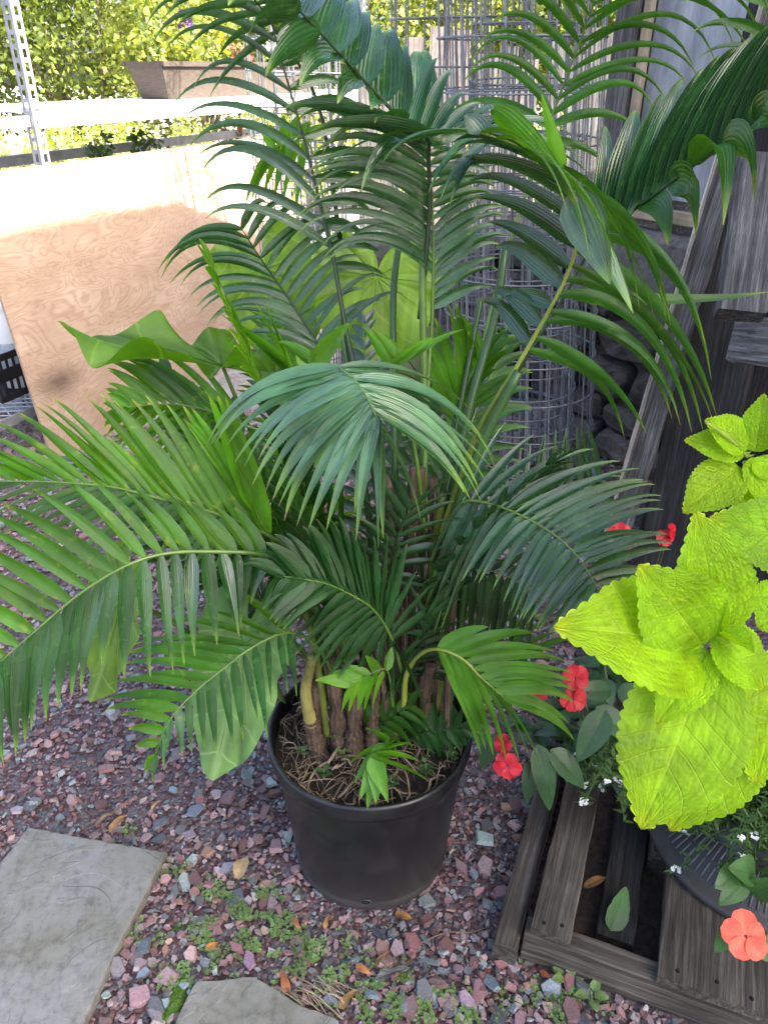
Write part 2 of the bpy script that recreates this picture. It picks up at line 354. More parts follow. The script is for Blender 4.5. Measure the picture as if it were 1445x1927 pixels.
def pot_mat():
    m, nt, out = newmat('nursery_pot_plastic'); L = nt.links
    tc = N(nt, 'ShaderNodeTexCoord'); sp = N(nt, 'ShaderNodeSeparateXYZ'); L.new(tc.outputs['Object'], sp.inputs[0])
    n1 = N(nt, 'ShaderNodeTexNoise'); n1.inputs['Scale'].default_value = 9; n1.inputs['Detail'].default_value = 10; n1.inputs['Roughness'].default_value = 0.7; L.new(tc.outputs['Object'], n1.inputs['Vector'])
    mp = N(nt, 'ShaderNodeMapping'); mp.inputs['Scale'].default_value = (3, 3, 60); mp.inputs['Rotation'].default_value = (0.5, 0.3, 0); L.new(tc.outputs['Object'], mp.inputs[0])
    n2 = N(nt, 'ShaderNodeTexNoise'); n2.inputs['Scale'].default_value = 2.2; n2.inputs['Detail'].default_value = 4; L.new(mp.outputs[0], n2.inputs['Vector'])
    n3 = N(nt, 'ShaderNodeTexNoise'); n3.inputs['Scale'].default_value = 150; n3.inputs['Detail'].default_value = 2; L.new(tc.outputs['Object'], n3.inputs['Vector'])
    dz = ramp(nt, [(0.0, 0.55), (0.16, 0.22), (0.5, 0.0)])   # splashed dust near the foot
    L.new(mathn(nt, 'ADD', mathn(nt, 'MULTIPLY', sp.outputs[2], 2.2), mathn(nt, 'MULTIPLY', mathn(nt, 'SUBTRACT', n1.outputs[0], 0.5), 0.35)), dz.inputs[0])
    sc_ = ramp(nt, [(0.66, 0.0), (0.74, 0.35)]); L.new(n2.outputs[0], sc_.inputs[0])
    sk = ramp(nt, [(0.70, 0.0), (0.76, 0.5)]); L.new(n3.outputs[0], sk.inputs[0])
    cl = ramp(nt, [(0.42, 0.0), (0.75, 0.30)]); L.new(n1.outputs[0], cl.inputs[0])
    f = mathn(nt, 'MAXIMUM', mathn(nt, 'MAXIMUM', dz.outputs[0], sc_.outputs[0]), mathn(nt, 'MAXIMUM', sk.outputs[0], cl.outputs[0]))
    c = mixc(nt, (0.0055, 0.0065, 0.008), (0.075, 0.07, 0.065), f)
    bs = N(nt, 'ShaderNodeBsdfPrincipled'); L.new(c, bs.inputs['Base Color'])
    rr = ramp(nt, [(0.0, 0.32), (1.0, 0.8)]); L.new(f, rr.inputs[0]); L.new(rr.outputs[0], bs.inputs['Roughness']); L.new(bs.outputs[0], out.inputs[0])
    return m
M['pot'] = pot_mat()
def gravel_mat():
    m, nt, out = newmat('gravel_stones'); L = nt.links
    vc = N(nt, 'ShaderNodeVertexColor', layer_name='Col')
    tc = N(nt, 'ShaderNodeTexCoord'); nz = N(nt, 'ShaderNodeTexNoise'); nz.inputs['Scale'].default_value = 220; nz.inputs['Detail'].default_value = 5
    L.new(tc.outputs['Object'], nz.inputs['Vector'])
    r = ramp(nt, [(0.3, 0.72), (0.7, 1.25)]); L.new(nz.outputs[0], r.inputs[0])
    c = mixc(nt, vc.outputs[0], r.outputs[0], 1.0, 'MULTIPLY')
    bs = N(nt, 'ShaderNodeBsdfPrincipled'); L.new(c, bs.inputs['Base Color']); bs.inputs['Roughness'].default_value = 0.62
    bp = N(nt, 'ShaderNodeBump'); bp.inputs['Strength'].default_value = 0.35; bp.inputs['Distance'].default_value = 0.001
    L.new(nz.outputs[0], bp.inputs['Height']); L.new(bp.outputs[0], bs.inputs['Normal']); L.new(bs.outputs[0], out.inputs[0])
    return m
M['gravel'] = gravel_mat()
def ground_mat():
    m, nt, out = newmat('ground_grit'); L = nt.links
    tc = N(nt, 'ShaderNodeTexCoord')
    vo = N(nt, 'ShaderNodeTexVoronoi'); vo.inputs['Scale'].default_value = 95; L.new(tc.outputs['Object'], vo.inputs['Vector'])
    sp = N(nt, 'ShaderNodeSeparateColor'); L.new(vo.outputs['Color'], sp.inputs[0])
    r = ramp(nt, [(0.0, (0.055, 0.030, 0.032)), (0.35, (0.11, 0.055, 0.055)), (0.6, (0.14, 0.10, 0.11)), (0.85, (0.09, 0.11, 0.12)), (1.0, (0.17, 0.14, 0.14))]); L.new(sp.outputs[0], r.inputs[0])
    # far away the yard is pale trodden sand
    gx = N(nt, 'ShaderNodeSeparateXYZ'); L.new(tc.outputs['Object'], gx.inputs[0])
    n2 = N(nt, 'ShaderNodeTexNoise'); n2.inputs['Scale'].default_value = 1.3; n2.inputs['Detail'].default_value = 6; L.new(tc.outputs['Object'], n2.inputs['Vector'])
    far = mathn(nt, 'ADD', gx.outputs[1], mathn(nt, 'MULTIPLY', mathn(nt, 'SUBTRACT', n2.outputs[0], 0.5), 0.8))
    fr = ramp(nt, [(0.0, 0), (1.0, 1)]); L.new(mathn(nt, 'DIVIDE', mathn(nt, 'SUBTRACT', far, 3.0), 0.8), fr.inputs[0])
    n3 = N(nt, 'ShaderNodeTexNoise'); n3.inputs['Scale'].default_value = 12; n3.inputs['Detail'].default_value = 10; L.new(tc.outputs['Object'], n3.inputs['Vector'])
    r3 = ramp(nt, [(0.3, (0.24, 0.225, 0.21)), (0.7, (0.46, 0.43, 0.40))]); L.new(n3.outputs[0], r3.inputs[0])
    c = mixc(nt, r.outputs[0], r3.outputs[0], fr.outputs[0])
    bs = N(nt, 'ShaderNodeBsdfPrincipled'); L.new(c, bs.inputs['Base Color']); bs.inputs['Roughness'].default_value = 0.9
    bp = N(nt, 'ShaderNodeBump'); bp.inputs['Strength'].default_value = 1.0; bp.inputs['Distance'].default_value = 0.008; bp.invert = True
    L.new(vo.outputs['Distance'], bp.inputs['Height']); L.new(bp.outputs[0], bs.inputs['Normal']); L.new(bs.outputs[0], out.inputs[0])
    return m
M['ground'] = ground_mat()
def flag_mat():
    m, nt, out = newmat('bluestone'); L = nt.links
    tc = N(nt, 'ShaderNodeTexCoord')
    n1 = N(nt, 'ShaderNodeTexNoise'); n1.inputs['Scale'].default_value = 5; n1.inputs['Detail'].default_value = 10; n1.inputs['Roughness'].default_value = 0.65; L.new(tc.outputs['Object'], n1.inputs['Vector'])
    n2 = N(nt, 'ShaderNodeTexNoise'); n2.inputs['Scale'].default_value = 45; n2.inputs['Detail'].default_value = 8; n2.inputs['Roughness'].default_value = 0.7; L.new(tc.outputs['Object'], n2.inputs['Vector'])
    n3 = N(nt, 'ShaderNodeTexNoise'); n3.inputs['Scale'].default_value = 3.5; n3.inputs['Detail'].default_value = 5; n3.inputs['Distortion'].default_value = 1.5; L.new(tc.outputs['Object'], n3.inputs['Vector'])
    r1 = ramp(nt, [(0.3, (0.115, 0.11, 0.078)), (0.5, (0.18, 0.178, 0.15)), (0.7, (0.215, 0.212, 0.215))]); L.new(n1.outputs[0], r1.inputs[0])
    r2 = ramp(nt, [(0.35, 0.55), (0.5, 1.0), (0.75, 1.25)]); L.new(n2.outputs[0], r2.inputs[0])
    # layered cleft face: stepped height
    st = mathn(nt, 'MULTIPLY', n3.outputs[0], 9.0); fl = mathn(nt, 'FLOOR', st); fr = mathn(nt, 'FRACT', st)
    sm = ramp(nt, [(0.86, 0.0), (1.0, 1.0)]); L.new(fr, sm.inputs[0])
    hh = mathn(nt, 'ADD', fl, sm.outputs[0])
    h2 = mathn(nt, 'ADD', hh, mathn(nt, 'MULTIPLY', n2.outputs[0], 0.5))
    c = mixc(nt, r1.outputs[0], r2.outputs[0], 0.75, 'MULTIPLY')
    bs = N(nt, 'ShaderNodeBsdfPrincipled'); L.new(c, bs.inputs['Base Color']); bs.inputs['Roughness'].default_value = 0.75
    bp = N(nt, 'ShaderNodeBump'); bp.inputs['Strength'].default_value = 0.7; bp.inputs['Distance'].default_value = 0.0022
    L.new(h2, bp.inputs['Height']); L.new(bp.outputs[0], bs.inputs['Normal']); L.new(bs.outputs[0], out.inputs[0])
    return m
M['flag'] = flag_mat()
def ply_mat():
    m, nt, out = newmat('plywood_face'); L = nt.links
    tc = N(nt, 'ShaderNodeTexCoord'); mp = N(nt, 'ShaderNodeMapping'); mp.inputs['Scale'].default_value = (1.0, 1.0, 2.6)
    L.new(tc.outputs['Object'], mp.inputs[0])
    n1 = N(nt, 'ShaderNodeTexNoise'); n1.inputs['Scale'].default_value = 1.7; n1.inputs['Detail'].default_value = 3.5; n1.inputs['Distortion'].default_value = 1.1; n1.inputs['Roughness'].default_value = 0.5; L.new(mp.outputs[0], n1.inputs['Vector'])
    rings = mathn(nt, 'SINE', mathn(nt, 'MULTIPLY', n1.outputs[0], 150.0))
    rr = ramp(nt, [(0.0, 0.0), (0.6, 0.25), (1.0, 1.0)]); L.new(mathn(nt, 'MULTIPLY', mathn(nt, 'ADD', rings, 1.0), 0.5), rr.inputs[0])
    n2 = N(nt, 'ShaderNodeTexNoise'); n2.inputs['Scale'].default_value = 3.2; n2.inputs['Detail'].default_value = 6; L.new(mp.outputs[0], n2.inputs['Vector'])
    base = ramp(nt, [(0.3, (0.35, 0.25, 0.175)), (0.55, (0.42, 0.31, 0.225)), (0.75, (0.48, 0.375, 0.28))]); L.new(n2.outputs[0], base.inputs[0])
    fine = N(nt, 'ShaderNodeTexNoise'); fine.inputs['Scale'].default_value = 60; fine.inputs['Detail'].default_value = 5
    mp2 = N(nt, 'ShaderNodeMapping'); mp2.inputs['Scale'].default_value = (0.15, 0.15, 2.0); L.new(tc.outputs['Object'], mp2.inputs[0]); L.new(mp2.outputs[0], fine.inputs['Vector'])
    fr = ramp(nt, [(0.35, 0.88), (0.65, 1.08)]); L.new(fine.outputs[0], fr.inputs[0])
    c = mixc(nt, base.outputs[0], (0.28, 0.18, 0.115), mathn(nt, 'MULTIPLY', rr.outputs[0], 0.5))
    c = mixc(nt, c, fr.outputs[0], 0.8, 'MULTIPLY')
    # the sooty stain low on the sheet
    d = N(nt, 'ShaderNodeVectorMath', operation='DISTANCE'); d.inputs[1].default_value = STAIN
    n4 = N(nt, 'ShaderNodeTexNoise'); n4.inputs['Scale'].default_value = 14; n4.inputs['Detail'].default_value = 5; L.new(tc.outputs['Object'], n4.inputs['Vector'])
    mp3 = N(nt, 'ShaderNodeVectorMath', operation='MULTIPLY'); mp3.inputs[1].default_value = (1, 1, 1.9); L.new(tc.outputs['Object'], mp3.inputs[0]); L.new(mp3.outputs[0], d.inputs[0])
    dd = mathn(nt, 'ADD', d.outputs['Value'], mathn(nt, 'MULTIPLY', n4.outputs[0], 0.1))
    sr = ramp(nt, [(0.07, 0.8), (0.24, 0.0)]); L.new(dd, sr.inputs[0])
    c = mixc(nt, c, (0.09, 0.06, 0.04), sr.outputs[0])
    bs = N(nt, 'ShaderNodeBsdfPrincipled'); L.new(c, bs.inputs['Base Color']); bs.inputs['Roughness'].default_value = 0.7
    bs.inputs['Specular IOR Level'].default_value = 0.25
    L.new(bs.outputs[0], out.inputs[0])
    return m

# plank with its own axes: local X runs from p0 to p1
def plank(name, p0, p1, width, thick, face, mat, parent=None, jag=0.0, seg=10, chips=0.0):
    ax = (p1 - p0); Ln = ax.length; ax.normalize()
    fz = (face - ax * face.dot(ax)).normalized(); ay = fz.cross(ax)
    b = MB(); b.smooth = False
    rows = []
    for i in range(seg + 1):
        x = Ln * i / seg
        e = 0.0
        jy = [ru(-chips, chips) for _ in range(4)]
        pr = []
        bev = min(thick, width) * 0.1
        for (yy, zz) in ((-width/2 + bev, -thick/2), (width/2 - bev, -thick/2), (width/2, -thick/2 + bev), (width/2, thick/2 - bev), (width/2 - bev, thick/2), (-width/2 + bev, thick/2), (-width/2, thick/2 - bev), (-width/2, -thick/2 + bev)):
            xx = x
            if i == 0: xx += ru(0, jag)
            if i == seg: xx -= ru(0, jag)
            pr.append(Vector((xx, yy + ru(-chips, chips), zz + ru(-chips, chips) * 0.5)))
        rows.append(pr)
    b.grid(rows, None, wrap=True)
    n = 8; b.f.append(tuple(range(n))[::-1]); b.f.append(tuple(seg * n + k for k in range(n)))
    me_o = b.build(name, mat, None)
    rot = Matrix((ax, ay, fz)).transposed().to_4x4()
    mw = Matrix.Translation(p0) @ rot
    if parent:
        me_o.parent = parent; mw = Matrix.Translation(-wloc(parent)) @ mw
    me_o.matrix_local = mw
    return me_o

# ================================================================== SETTING
# ground sheet
b = MB(); b.smooth = False
b.face([Vector((-60, -12, 0)), Vector((60, -12, 0)), Vector((60, 90, 0)), Vector((-60, 90, 0))])
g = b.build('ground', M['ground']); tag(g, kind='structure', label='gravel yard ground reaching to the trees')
# ---- pallet frame (needed for clearances)
PA = Vector((0.928, -0.372, 0)); PB = Vector((0.372, 0.928, 0)); PO = gr(985, 1750, 0.1); PO.z = 0
def pal(a, bb, z=0.0): return PO + PA * a + PB * bb + Vector((0, 0, z))
POTC = (-0.03, 1.195)
FLAG1 = [gr(60, 1571), gr(318, 1618), gr(222, 1807), gr(170, 1922), gr(90, 2150), gr(-420, 2150), gr(-330, 1960), gr(-90, 1765), gr(0, 1648)]
FLAG2 = [gr(372, 1862), gr(480, 1852), gr(525, 1880), gr(565, 1905), gr(640, 1935), gr(650, 2080), gr(300, 2080), gr(335, 1930)]
def inside(p, poly):
    c = False; n = len(poly); j = n - 1
    for i in range(n):
        a, b2 = poly[i], poly[j]
        if (a.y > p.y) != (b2.y > p.y) and p.x < (b2.x - a.x) * (p.y - a.y) / (b2.y - a.y) + a.x: c = not c
        j = i
    return c
# ---- gravel
def stone(mb, x, y, r, zc, color, flat=0.34):
    n = random.choice((4, 4, 5, 5, 6)); a0 = ru(0, 6.28); el = ru(0.38, 0.95); rot = ru(0, 6.28)
    tilt = Euler((random.gauss(0, 0.26), random.gauss(0, 0.26), rot)).to_matrix()
    top, bot = [], []
    h = r * flat * ru(0.5, 1.1)
    for k in range(n):
        a = a0 + 2 * math.pi * (k + ru(-0.3, 0.3)) / n
        rr = r * ru(0.75, 1.1)
        q = ru(0.78, 0.97)
        top.append(tilt @ Vector((rr * q * math.cos(a), rr * q * el * math.sin(a), h * ru(0.75, 1.1))))
        bot.append(tilt @ Vector((rr * math.cos(a), rr * el * math.sin(a), -h * 0.3)))
    o = Vector((x, y, zc)); b0 = len(mb.v)
    for p in top + bot: mb.vert(o + p, (0, 0), color)
    mb.f.append(tuple(b0 + k for k in range(n)))
    for k in range(n):
        k2 = (k + 1) % n; mb.f.append((b0 + k, b0 + n + k, b0 + n + k2, b0 + k2))
PAL = [((0.21, 0.112, 0.110), 32), ((0.29, 0.180, 0.170), 20), ((0.14, 0.068, 0.062), 18), ((0.25, 0.190, 0.200), 16), ((0.14, 0.155, 0.165), 14), ((0.20, 0.235, 0.24), 9), ((0.075, 0.078, 0.085), 12), ((0.19, 0.24, 0.23), 3), ((0.28, 0.25, 0.22), 4), ((0.26, 0.13, 0.08), 4)]
PW = [c for c, n in PAL for _ in range(n)]
def scol():
    c = random.choice(PW); k = ru(0.68, 1.40); g_ = sum(c) / 3; return tuple((x * 0.85 + g_ * 0.15) * k * ru(0.93, 1.07) for x in c)
gv = MB(); gv.smooth = False
def g_ok(p):
    if inside(p, FLAG1) or inside(p, FLAG2): return False
    if (p.x - POTC[0]) ** 2 + (p.y - POTC[1]) ** 2 < 0.165 ** 2: return False
    a = (p - PO).dot(PA); q = (p - PO).dot(PB)
    if a > -0.02 and q > -0.01: return False
    return True
random.seed(5)
cnt = 0
while cnt < 44000:
    y = 0.55 + 3.3 * rnd() ** 1.5; half = 0.62 * (y * 0.87 + 0.8) + 0.05
    x = ru(-half, half)
    p = Vector((x, y, 0))
    if not g_ok(p): cnt += 1; continue
    r = min(0.021, 0.0031 * math.exp(abs(random.gauss(0, 0.70)))) * (1.0 + 0.25 * max(0, y - 1.4))
    clump = mnoise.noise(Vector((x * 3, y * 3, 0)))
    r *= 1.0 + 0.35 * clump
    big = 0.35 if r < 0.008 else 0.8
    stone(gv, x, y, r * 1.25, ru(0.000, 0.008) + r * 0.3, scol()); cnt += 1
gvo = gv.build('gravel', M['gravel']); tag(gvo, 'purple, red and blue grey slate chips covering the ground', 'gravel', kind='stuff')
# ---- larger stones one can point at
def rock(name, px, py, r, color, label, flat=0.36):
    p = gr(px, py); t = MB(); t.smooth = False
    stone(t, p.x, p.y, r * 0.92, 0.010 + r * 0.15, tuple((q * 0.82 + 0.018) for q in color), flat)
    o = t.build(name, M['gravel'], None, loc=(p.x, p.y, 0)); tag(o, label, 'stone', 'larger stones lying on the gravel'); return o
random.seed(21)
for (px, py, r, c, lab) in [
    (212, 1348, 0.034, (0.25, 0.30, 0.32), 'flat pale blue stone on the gravel above the big flagstone'),
    (368, 1532, 0.026, (0.13, 0.16, 0.21), 'blue grey chunk on the gravel left of the black pot'),
    (328, 1493, 0.020, (0.18, 0.24, 0.28), 'rounded blue pebble on the gravel left of the pot rim'),
    (445, 1790, 0.026, (0.30, 0.13, 0.14), 'rounded red stone on the weedy gravel before the pot'),
    (470, 1818, 0.028, (0.28, 0.16, 0.22), 'flat purple slate beside the rounded red stone'),
    (925, 1858, 0.026, (0.17, 0.21, 0.24), 'blue grey square stone on the gravel near the pallet'),
    (880, 1890, 0.034, (0.26, 0.17, 0.24), 'long purple slate splinter on the gravel left of the pallet corner'),
    (1068, 1852, 0.030, (0.24, 0.10, 0.11), 'broad dark red stone under the pallet front beam'),
    (272, 1840, 0.022, (0.15, 0.19, 0.23), 'blue grey stone between the two flagstones'),
    (262, 1885, 0.030, (0.31, 0.18, 0.20), 'pink stone between the two flagstones'),
    (312, 1897, 0.020, (0.24, 0.31, 0.32), 'pale blue stone touching the green moss'),
    (775, 1780, 0.030, (0.22, 0.09, 0.09), 'broad brick red stone just in front of the pot'),
    (940, 1822, 0.024, (0.23, 0.09, 0.09), 'red stone between the pot and the pallet corner'),
    (700, 1880, 0.022, (0.17, 0.22, 0.26), 'blue stone by the straw at the bottom edge'),
    (255, 1588, 0.018, (0.10, 0.12, 0.13), 'dark blue stone above the big flagstone'),
    (275, 1790, 0.026, (0.10, 0.12, 0.13), 'long dark slate sliver beside the big flagstone'),
    (432, 1640, 0.026, (0.22, 0.19, 0.23), 'grey purple stone beside the large dry leaf')]:
    rock('stone', px, py, r, c, lab)
# ---- flagstones
def slab(poly, h, label):
    cx = sum(p.x for p in poly) / len(poly); cy = sum(p.y for p in poly) / len(poly)
    edge = []
    for i in range(len(poly)):
        a, b2 = poly[i], poly[(i + 1) % len(poly)]
        n = max(2, int((b2 - a).length / 0.012))
        for k in range(n):
            p = a.lerp(b2, k / n); edge.append(Vector((p.x, p.y, 0)) + Vector((ru(-1, 1), ru(-1, 1), 0)) * 0.0018)
    c = Vector((cx, cy, 0)); rows = []
    for (q, z) in ((1.0, -0.01), (1.0, h - 0.006), (0.996, h - 0.002), (0.985, h), (0.9, h), (0.6, h), (0.3, h), (0.02, h)):
        rows.append([c + (e - c) * q + Vector((0, 0, z)) for e in edge])
    t = MB(); t.smooth = False; t.grid(rows, None, wrap=True)
    t.f.append(tuple(range(len(t.v) - len(edge), len(t.v))))
    o = t.build('flagstone', M['flag'], None, loc=(cx, cy, 0)); tag(o, label, 'flagstone', 'flagstones set in the gravel'); return o
slab(FLAG1, 0.03, 'large blue grey flagstone with a straight corner, left of the pot')
slab(FLAG2, 0.028, 'smaller mossy flagstone with a rounded edge at the bottom')
# moss in the gap
random.seed(3)
t = MB(); mc = gr(318, 1905)
rows = []
for i in range(7):
    q = i / 6; row = []
    for k in range(26):
        a = 2 * math.pi * k / 26; rr = (1 - q) * (1 + 0.25 * math.sin(3 * a + 1) + 0.15 * math.sin(7 * a))
        row.append(Vector((mc.x, mc.y, 0)) + PB * (0.075 * rr * math.sin(a)) + PA * (0.018 * rr * math.cos(a)) + Vector((0, 0, 0.004 + 0.012 * math.sqrt(q) + ru(-0.002, 0.002))))
    rows.append(row)
t.grid(rows, None, wrap=True); o = t.build('moss', M['moss']); tag(o, 'bright green moss beside the smaller flagstone', 'moss', kind='stuff')

# ---- leaf primitives
def blade_leaf(mb, p0, p1, width, nrm, curl=0.0, droop=0.0, outline='ovate', rows=10, cols=6, scal=0, color=(1, 1, 1), fold=0.1, quilt=0.0, wav=0.0, seed=0.0, twist=0.0):
    """a single broad leaf from p0 to p1, lying square to nrm"""
    ax = p1 - p0; L = ax.length; ax.normalize()
    n0 = (nrm - ax * nrm.dot(ax)); n0 = n0.normalized() if n0.length > 1e-5 else ax.orthogonal().normalized()
    sd0 = ax.cross(n0)
    G = []; U = []
    for i in range(rows + 1):
        s = i / rows
        if outline == 'ovate': wv = (math.sin(math.pi * min(1, s ** 0.72)) ** 0.75) * (1 - 0.25 * s)
        elif outline == 'cole':
            wv = max(0.0, math.sin(math.pi * min(1, s ** 0.74))) ** 0.70
            if s > 0.70: wv = wv * (1 - (s - 0.70) / 0.3 * 0.42)
        elif outline == 'lance': wv = min(1.0, (s / 0.3)) ** 0.8 * (1 - s ** 2.2)
        elif outline == 'round': wv = math.sqrt(max(0, 1 - (2 * (s ** 1.25) - 1) ** 2))
        else: wv = 1 - s
        tw = twist * s
        sd = sd0 * math.cos(tw) + n0 * math.sin(tw); nn = n0 * math.cos(tw) - sd0 * math.sin(tw)
        c = p0 + ax * (L * s) + n0 * (L * (curl * math.sin(math.pi * s) - 0.0)) - ZUP * (L * droop * s * s)
        row = []; urow = []
        for j in range(cols * 2 + 1):
            u = (j - cols) / cols
            wid = width * 0.5 * wv
            if scal and abs(u) > 0.99:
                wid *= 1 + 0.01
                wid += width * 0.036 * abs(math.sin(math.pi * scal * s)) ** 0.8 * (1 if s < 0.97 else 0.2)
            sag = fold * width * abs(u) ** 1.3 * wv
            z = sag + (wav * width * math.sin(s * 9 + seed + (3 if u > 0 else 0)) * abs(u) ** 2)
            if quilt:
                vein = (s * 7.5 - abs(u) * 1.5 * (1 - 0.3 * s)); f = vein - math.floor(vein); dv = min(f, 1 - f)
                z += quilt * width * (min(dv * 3, 1.0) * 0.55 + 0.25 * mnoise.noise(Vector((u * 5 + seed, s * 9, seed)))) * (1 - abs(u) ** 4)
                z -= quilt * width * 0.7 * math.exp(-(abs(u) / 0.07) ** 2)
            row.append(c + sd * (u * wid) + nn * z)
            urow.append(((u + 1) / 2, s))
        G.append(row); U.append(urow)
    mb.grid(G, U, color)
def card(mb, p, size, color, up=0.4):
    a = Vector((ru(-1, 1), ru(-1, 1), ru(-0.6, 0.6))).normalized(); n = Vector((ru(-1, 1), ru(-1, 1), up + ru(-0.6, 0.9))).normalized()
    bb = n.cross(a); bb = bb.normalized() if bb.length > 1e-4 else a.orthogonal(); aa = bb.cross(n)
    L = size; w2 = size * ru(0.32, 0.5)
    mb.face([p, p + aa * L * 0.5 + bb * w2, p + aa * L + n * (-0.1 * L), p + aa * L * 0.5 - bb * w2], color, [(0.5, 0), (1, 0.5), (0.5, 0.9), (0, 0.5)])
def tint(a=0.25):
    k = ru(1 - a, 1 + a); return (k * ru(0.92, 1.12), k, k * ru(0.8, 1.2))

# ================================================================== BARN at the back right
C0 = Vector((0.95, 3.6, 0)); WD = Vector((0.60, -0.80, 0)); WN = Vector((-0.80, -0.60, 0)); WE = Vector((0.80, 0.60, 0))
barn = thing('barn', C0, 'weathered wooden barn with plastic covered window above a stone footing', 'barn')
def wp(d, z, off=0.0): return C0 + WD * d + WN * off + Vector((0, 0, z))
LEN = 15.0; RIDGE = 7.5
def roofz(d): return 2.4 + 0.667 * (d if d < RIDGE else 2 * RIDGE - d)
# gable wall (solid body behind the boards), end walls; unseen roof and gable shaped to shade the foreground
t = MB(); t.smooth = False
back = 8.0
def wpb(d, z): return C0 + WD * d + WE * back + Vector((0, 0, z))
t.face([wp(0, 0), wp(LEN, 0), wp(LEN, roofz(LEN)), wp(RIDGE, roofz(RIDGE)), wp(0, roofz(0))])
t.face([wpb(0, 0), wp(0, 0), wp(0, roofz(0)), wpb(0, roofz(0))])
t.face([wp(LEN, 0), wpb(LEN, 0), wpb(LEN, roofz(LEN)), wp(LEN, roofz(LEN))])
t.face([wpb(LEN, 0), wpb(0, 0), wpb(0, roofz(0)), wpb(RIDGE, roofz(RIDGE)), wpb(LEN, roofz(LEN))])
t.build('wall', M['wood_barn'], barn)
t = MB(); t.smooth = False
def rp(d, z, off): return C0 + WD * d - WE * off + Vector((0, 0, z))
for (d0, d1) in ((-0.25, RIDGE), (LEN + 0.25, RIDGE)):
    z0 = 2.4 - 0.667 * 0.25; z1 = roofz(RIDGE)
    for zz in (0.03, 0.12):
        t.face([rp(d0, z0 + zz, 0.3), rp(d1, z1 + zz, 0.3), C0 + WD * d1 + WE * (back + 0.3) + ZUP * (z1 + zz), C0 + WD * d0 + WE * (back + 0.3) + ZUP * (z0 + zz)])
    t.face([rp(d0, z0 + 0.03, 0.3), rp(d1, z1 + 0.03, 0.3), rp(d1, z1 + 0.12, 0.3), rp(d0, z0 + 0.12, 0.3)])
t.build('roof', M['wood_grey'], barn)
# vertical siding boards above the footing
FOOT = 1.0
random.seed(8)
d = 0.0; k = 0
while d < 3.2:
    wd = ru(0.13, 0.2)
    if not (0.14 < d < 0.58):
        pb = plank('siding_board', wp(d + wd / 2, FOOT + 0.03, 0.018), wp(d + wd / 2, min(3.3, roofz(d) - 0.02), 0.018), wd - 0.008, 0.03, WN, M['wood_barn'], barn, chips=0.002)
    d += wd
# window
WX0, WX1, WZ0, WZ1 = 0.14, 0.62, 1.12, 2.42
fr = MB(); fr.smooth = False
win = plank('window', wp((WX0 + WX1) / 2, WZ0 + 0.02, 0.008), wp((WX0 + WX1) / 2, WZ1 - 0.02, 0.008), WX1 - WX0 - 0.03, 0.016, WN, M['plastic_sheet'], barn)
plank('trim', wp(0.06, FOOT + 0.05, 0.05), wp(0.06, 2.38, 0.05), 0.10, 0.05, WN, M['wood_grey'], barn, chips=0.002)
plank('trim', wp(0.14, 1.08, 0.04), wp(0.14, 2.45, 0.04), 0.035, 0.03, WN, M['wood_new'], barn)
plank('trim', wp(0.62, 1.08, 0.04), wp(0.62, 2.45, 0.04), 0.07, 0.04, WN, M['wood_grey'], barn, chips=0.002)
plank('window_sill', wp(0.10, 1.085, 0.05), wp(0.70, 1.085, 0.05), 0.03, 0.05, ZUP, M['wood_new'], barn)
# concrete ledge and stone footing
plank('ledge', wp(-0.02, FOOT - 0.12, 0.05), wp(3.2, FOOT - 0.12, 0.05), 0.28, 0.20, WN, M['concrete'], barn, chips=0.006, seg=40)
def masonry(orig, U, Nn, length, height, seed):
    t = MB(); random.seed(seed); z = 0.0
    while z < height:
        h = ru(0.12, 0.2); d = -0.05 + ru(-0.1, 0)
        while d < length:
            wd = ru(0.16, 0.38); c = orig + U * (d + wd / 2) + ZUP * (z + h / 2) + Nn * (0.03 + ru(-0.03, 0.05)); k = ru(0.6, 1.3)
            rows = []
            for i in range(7):
                a = -math.pi / 2 + math.pi * i / 6; row = []
                for j in range(16):
                    q = 2 * math.pi * j / 16
                    cx = math.copysign(abs(math.cos(q)) ** 0.45, math.cos(q)); cz = math.copysign(abs(math.sin(q)) ** 0.45, math.sin(q))
                    rr = math.cos(a) ** 0.35 if abs(a) < 1.57 else 0.0
                    p = c + U * (cx * rr * wd * 0.5) + ZUP * (cz * rr * h * 0.5) + Nn * (math.sin(a) * 0.09)
                    p += Nn * (0.035 * mnoise.noise(p * 9) + 0.02 * mnoise.noise(p * 23)) + ZUP * (0.022 * mnoise.noise(p * 13 + Vector((5, 0, 0)))) + U * (0.02 * mnoise.noise(p * 12))
                    row.append(p)
                rows.append(row)
            t.grid(rows, None, (k, k, k * 0.97), wrap=True)
            d += wd + 0.012
        z += h + 0.01
    return t
dark_backing = thing('stone_masonry', (0.6, 4.3, 0), 'low dark masonry added for the darkness behind the nested wire cages', 'stone wall')  # added dark backing, fills the dark area behind the lower cages
masonry(Vector((-0.02, 4.15, 0)), Vector((1, -0.05, 0)), Vector((0, -1, 0)), 1.05, 0.72, 19).build('stones', M['stone_masonry'], dark_backing, smooth=False)
t = MB(); t.smooth = False; t.box(Vector((0.5, 4.25, 0.43)), Vector((0.52, 0, 0)), Vector((0, 0.11, 0)), Vector((0, 0, 0.43))); t.build('core', M['concrete'], dark_backing)
t = masonry(C0, WD, WN, 3.0, FOOT - 0.27, 14)
t.smooth = False; t.build('stone_footing', M['stone_masonry'], barn)

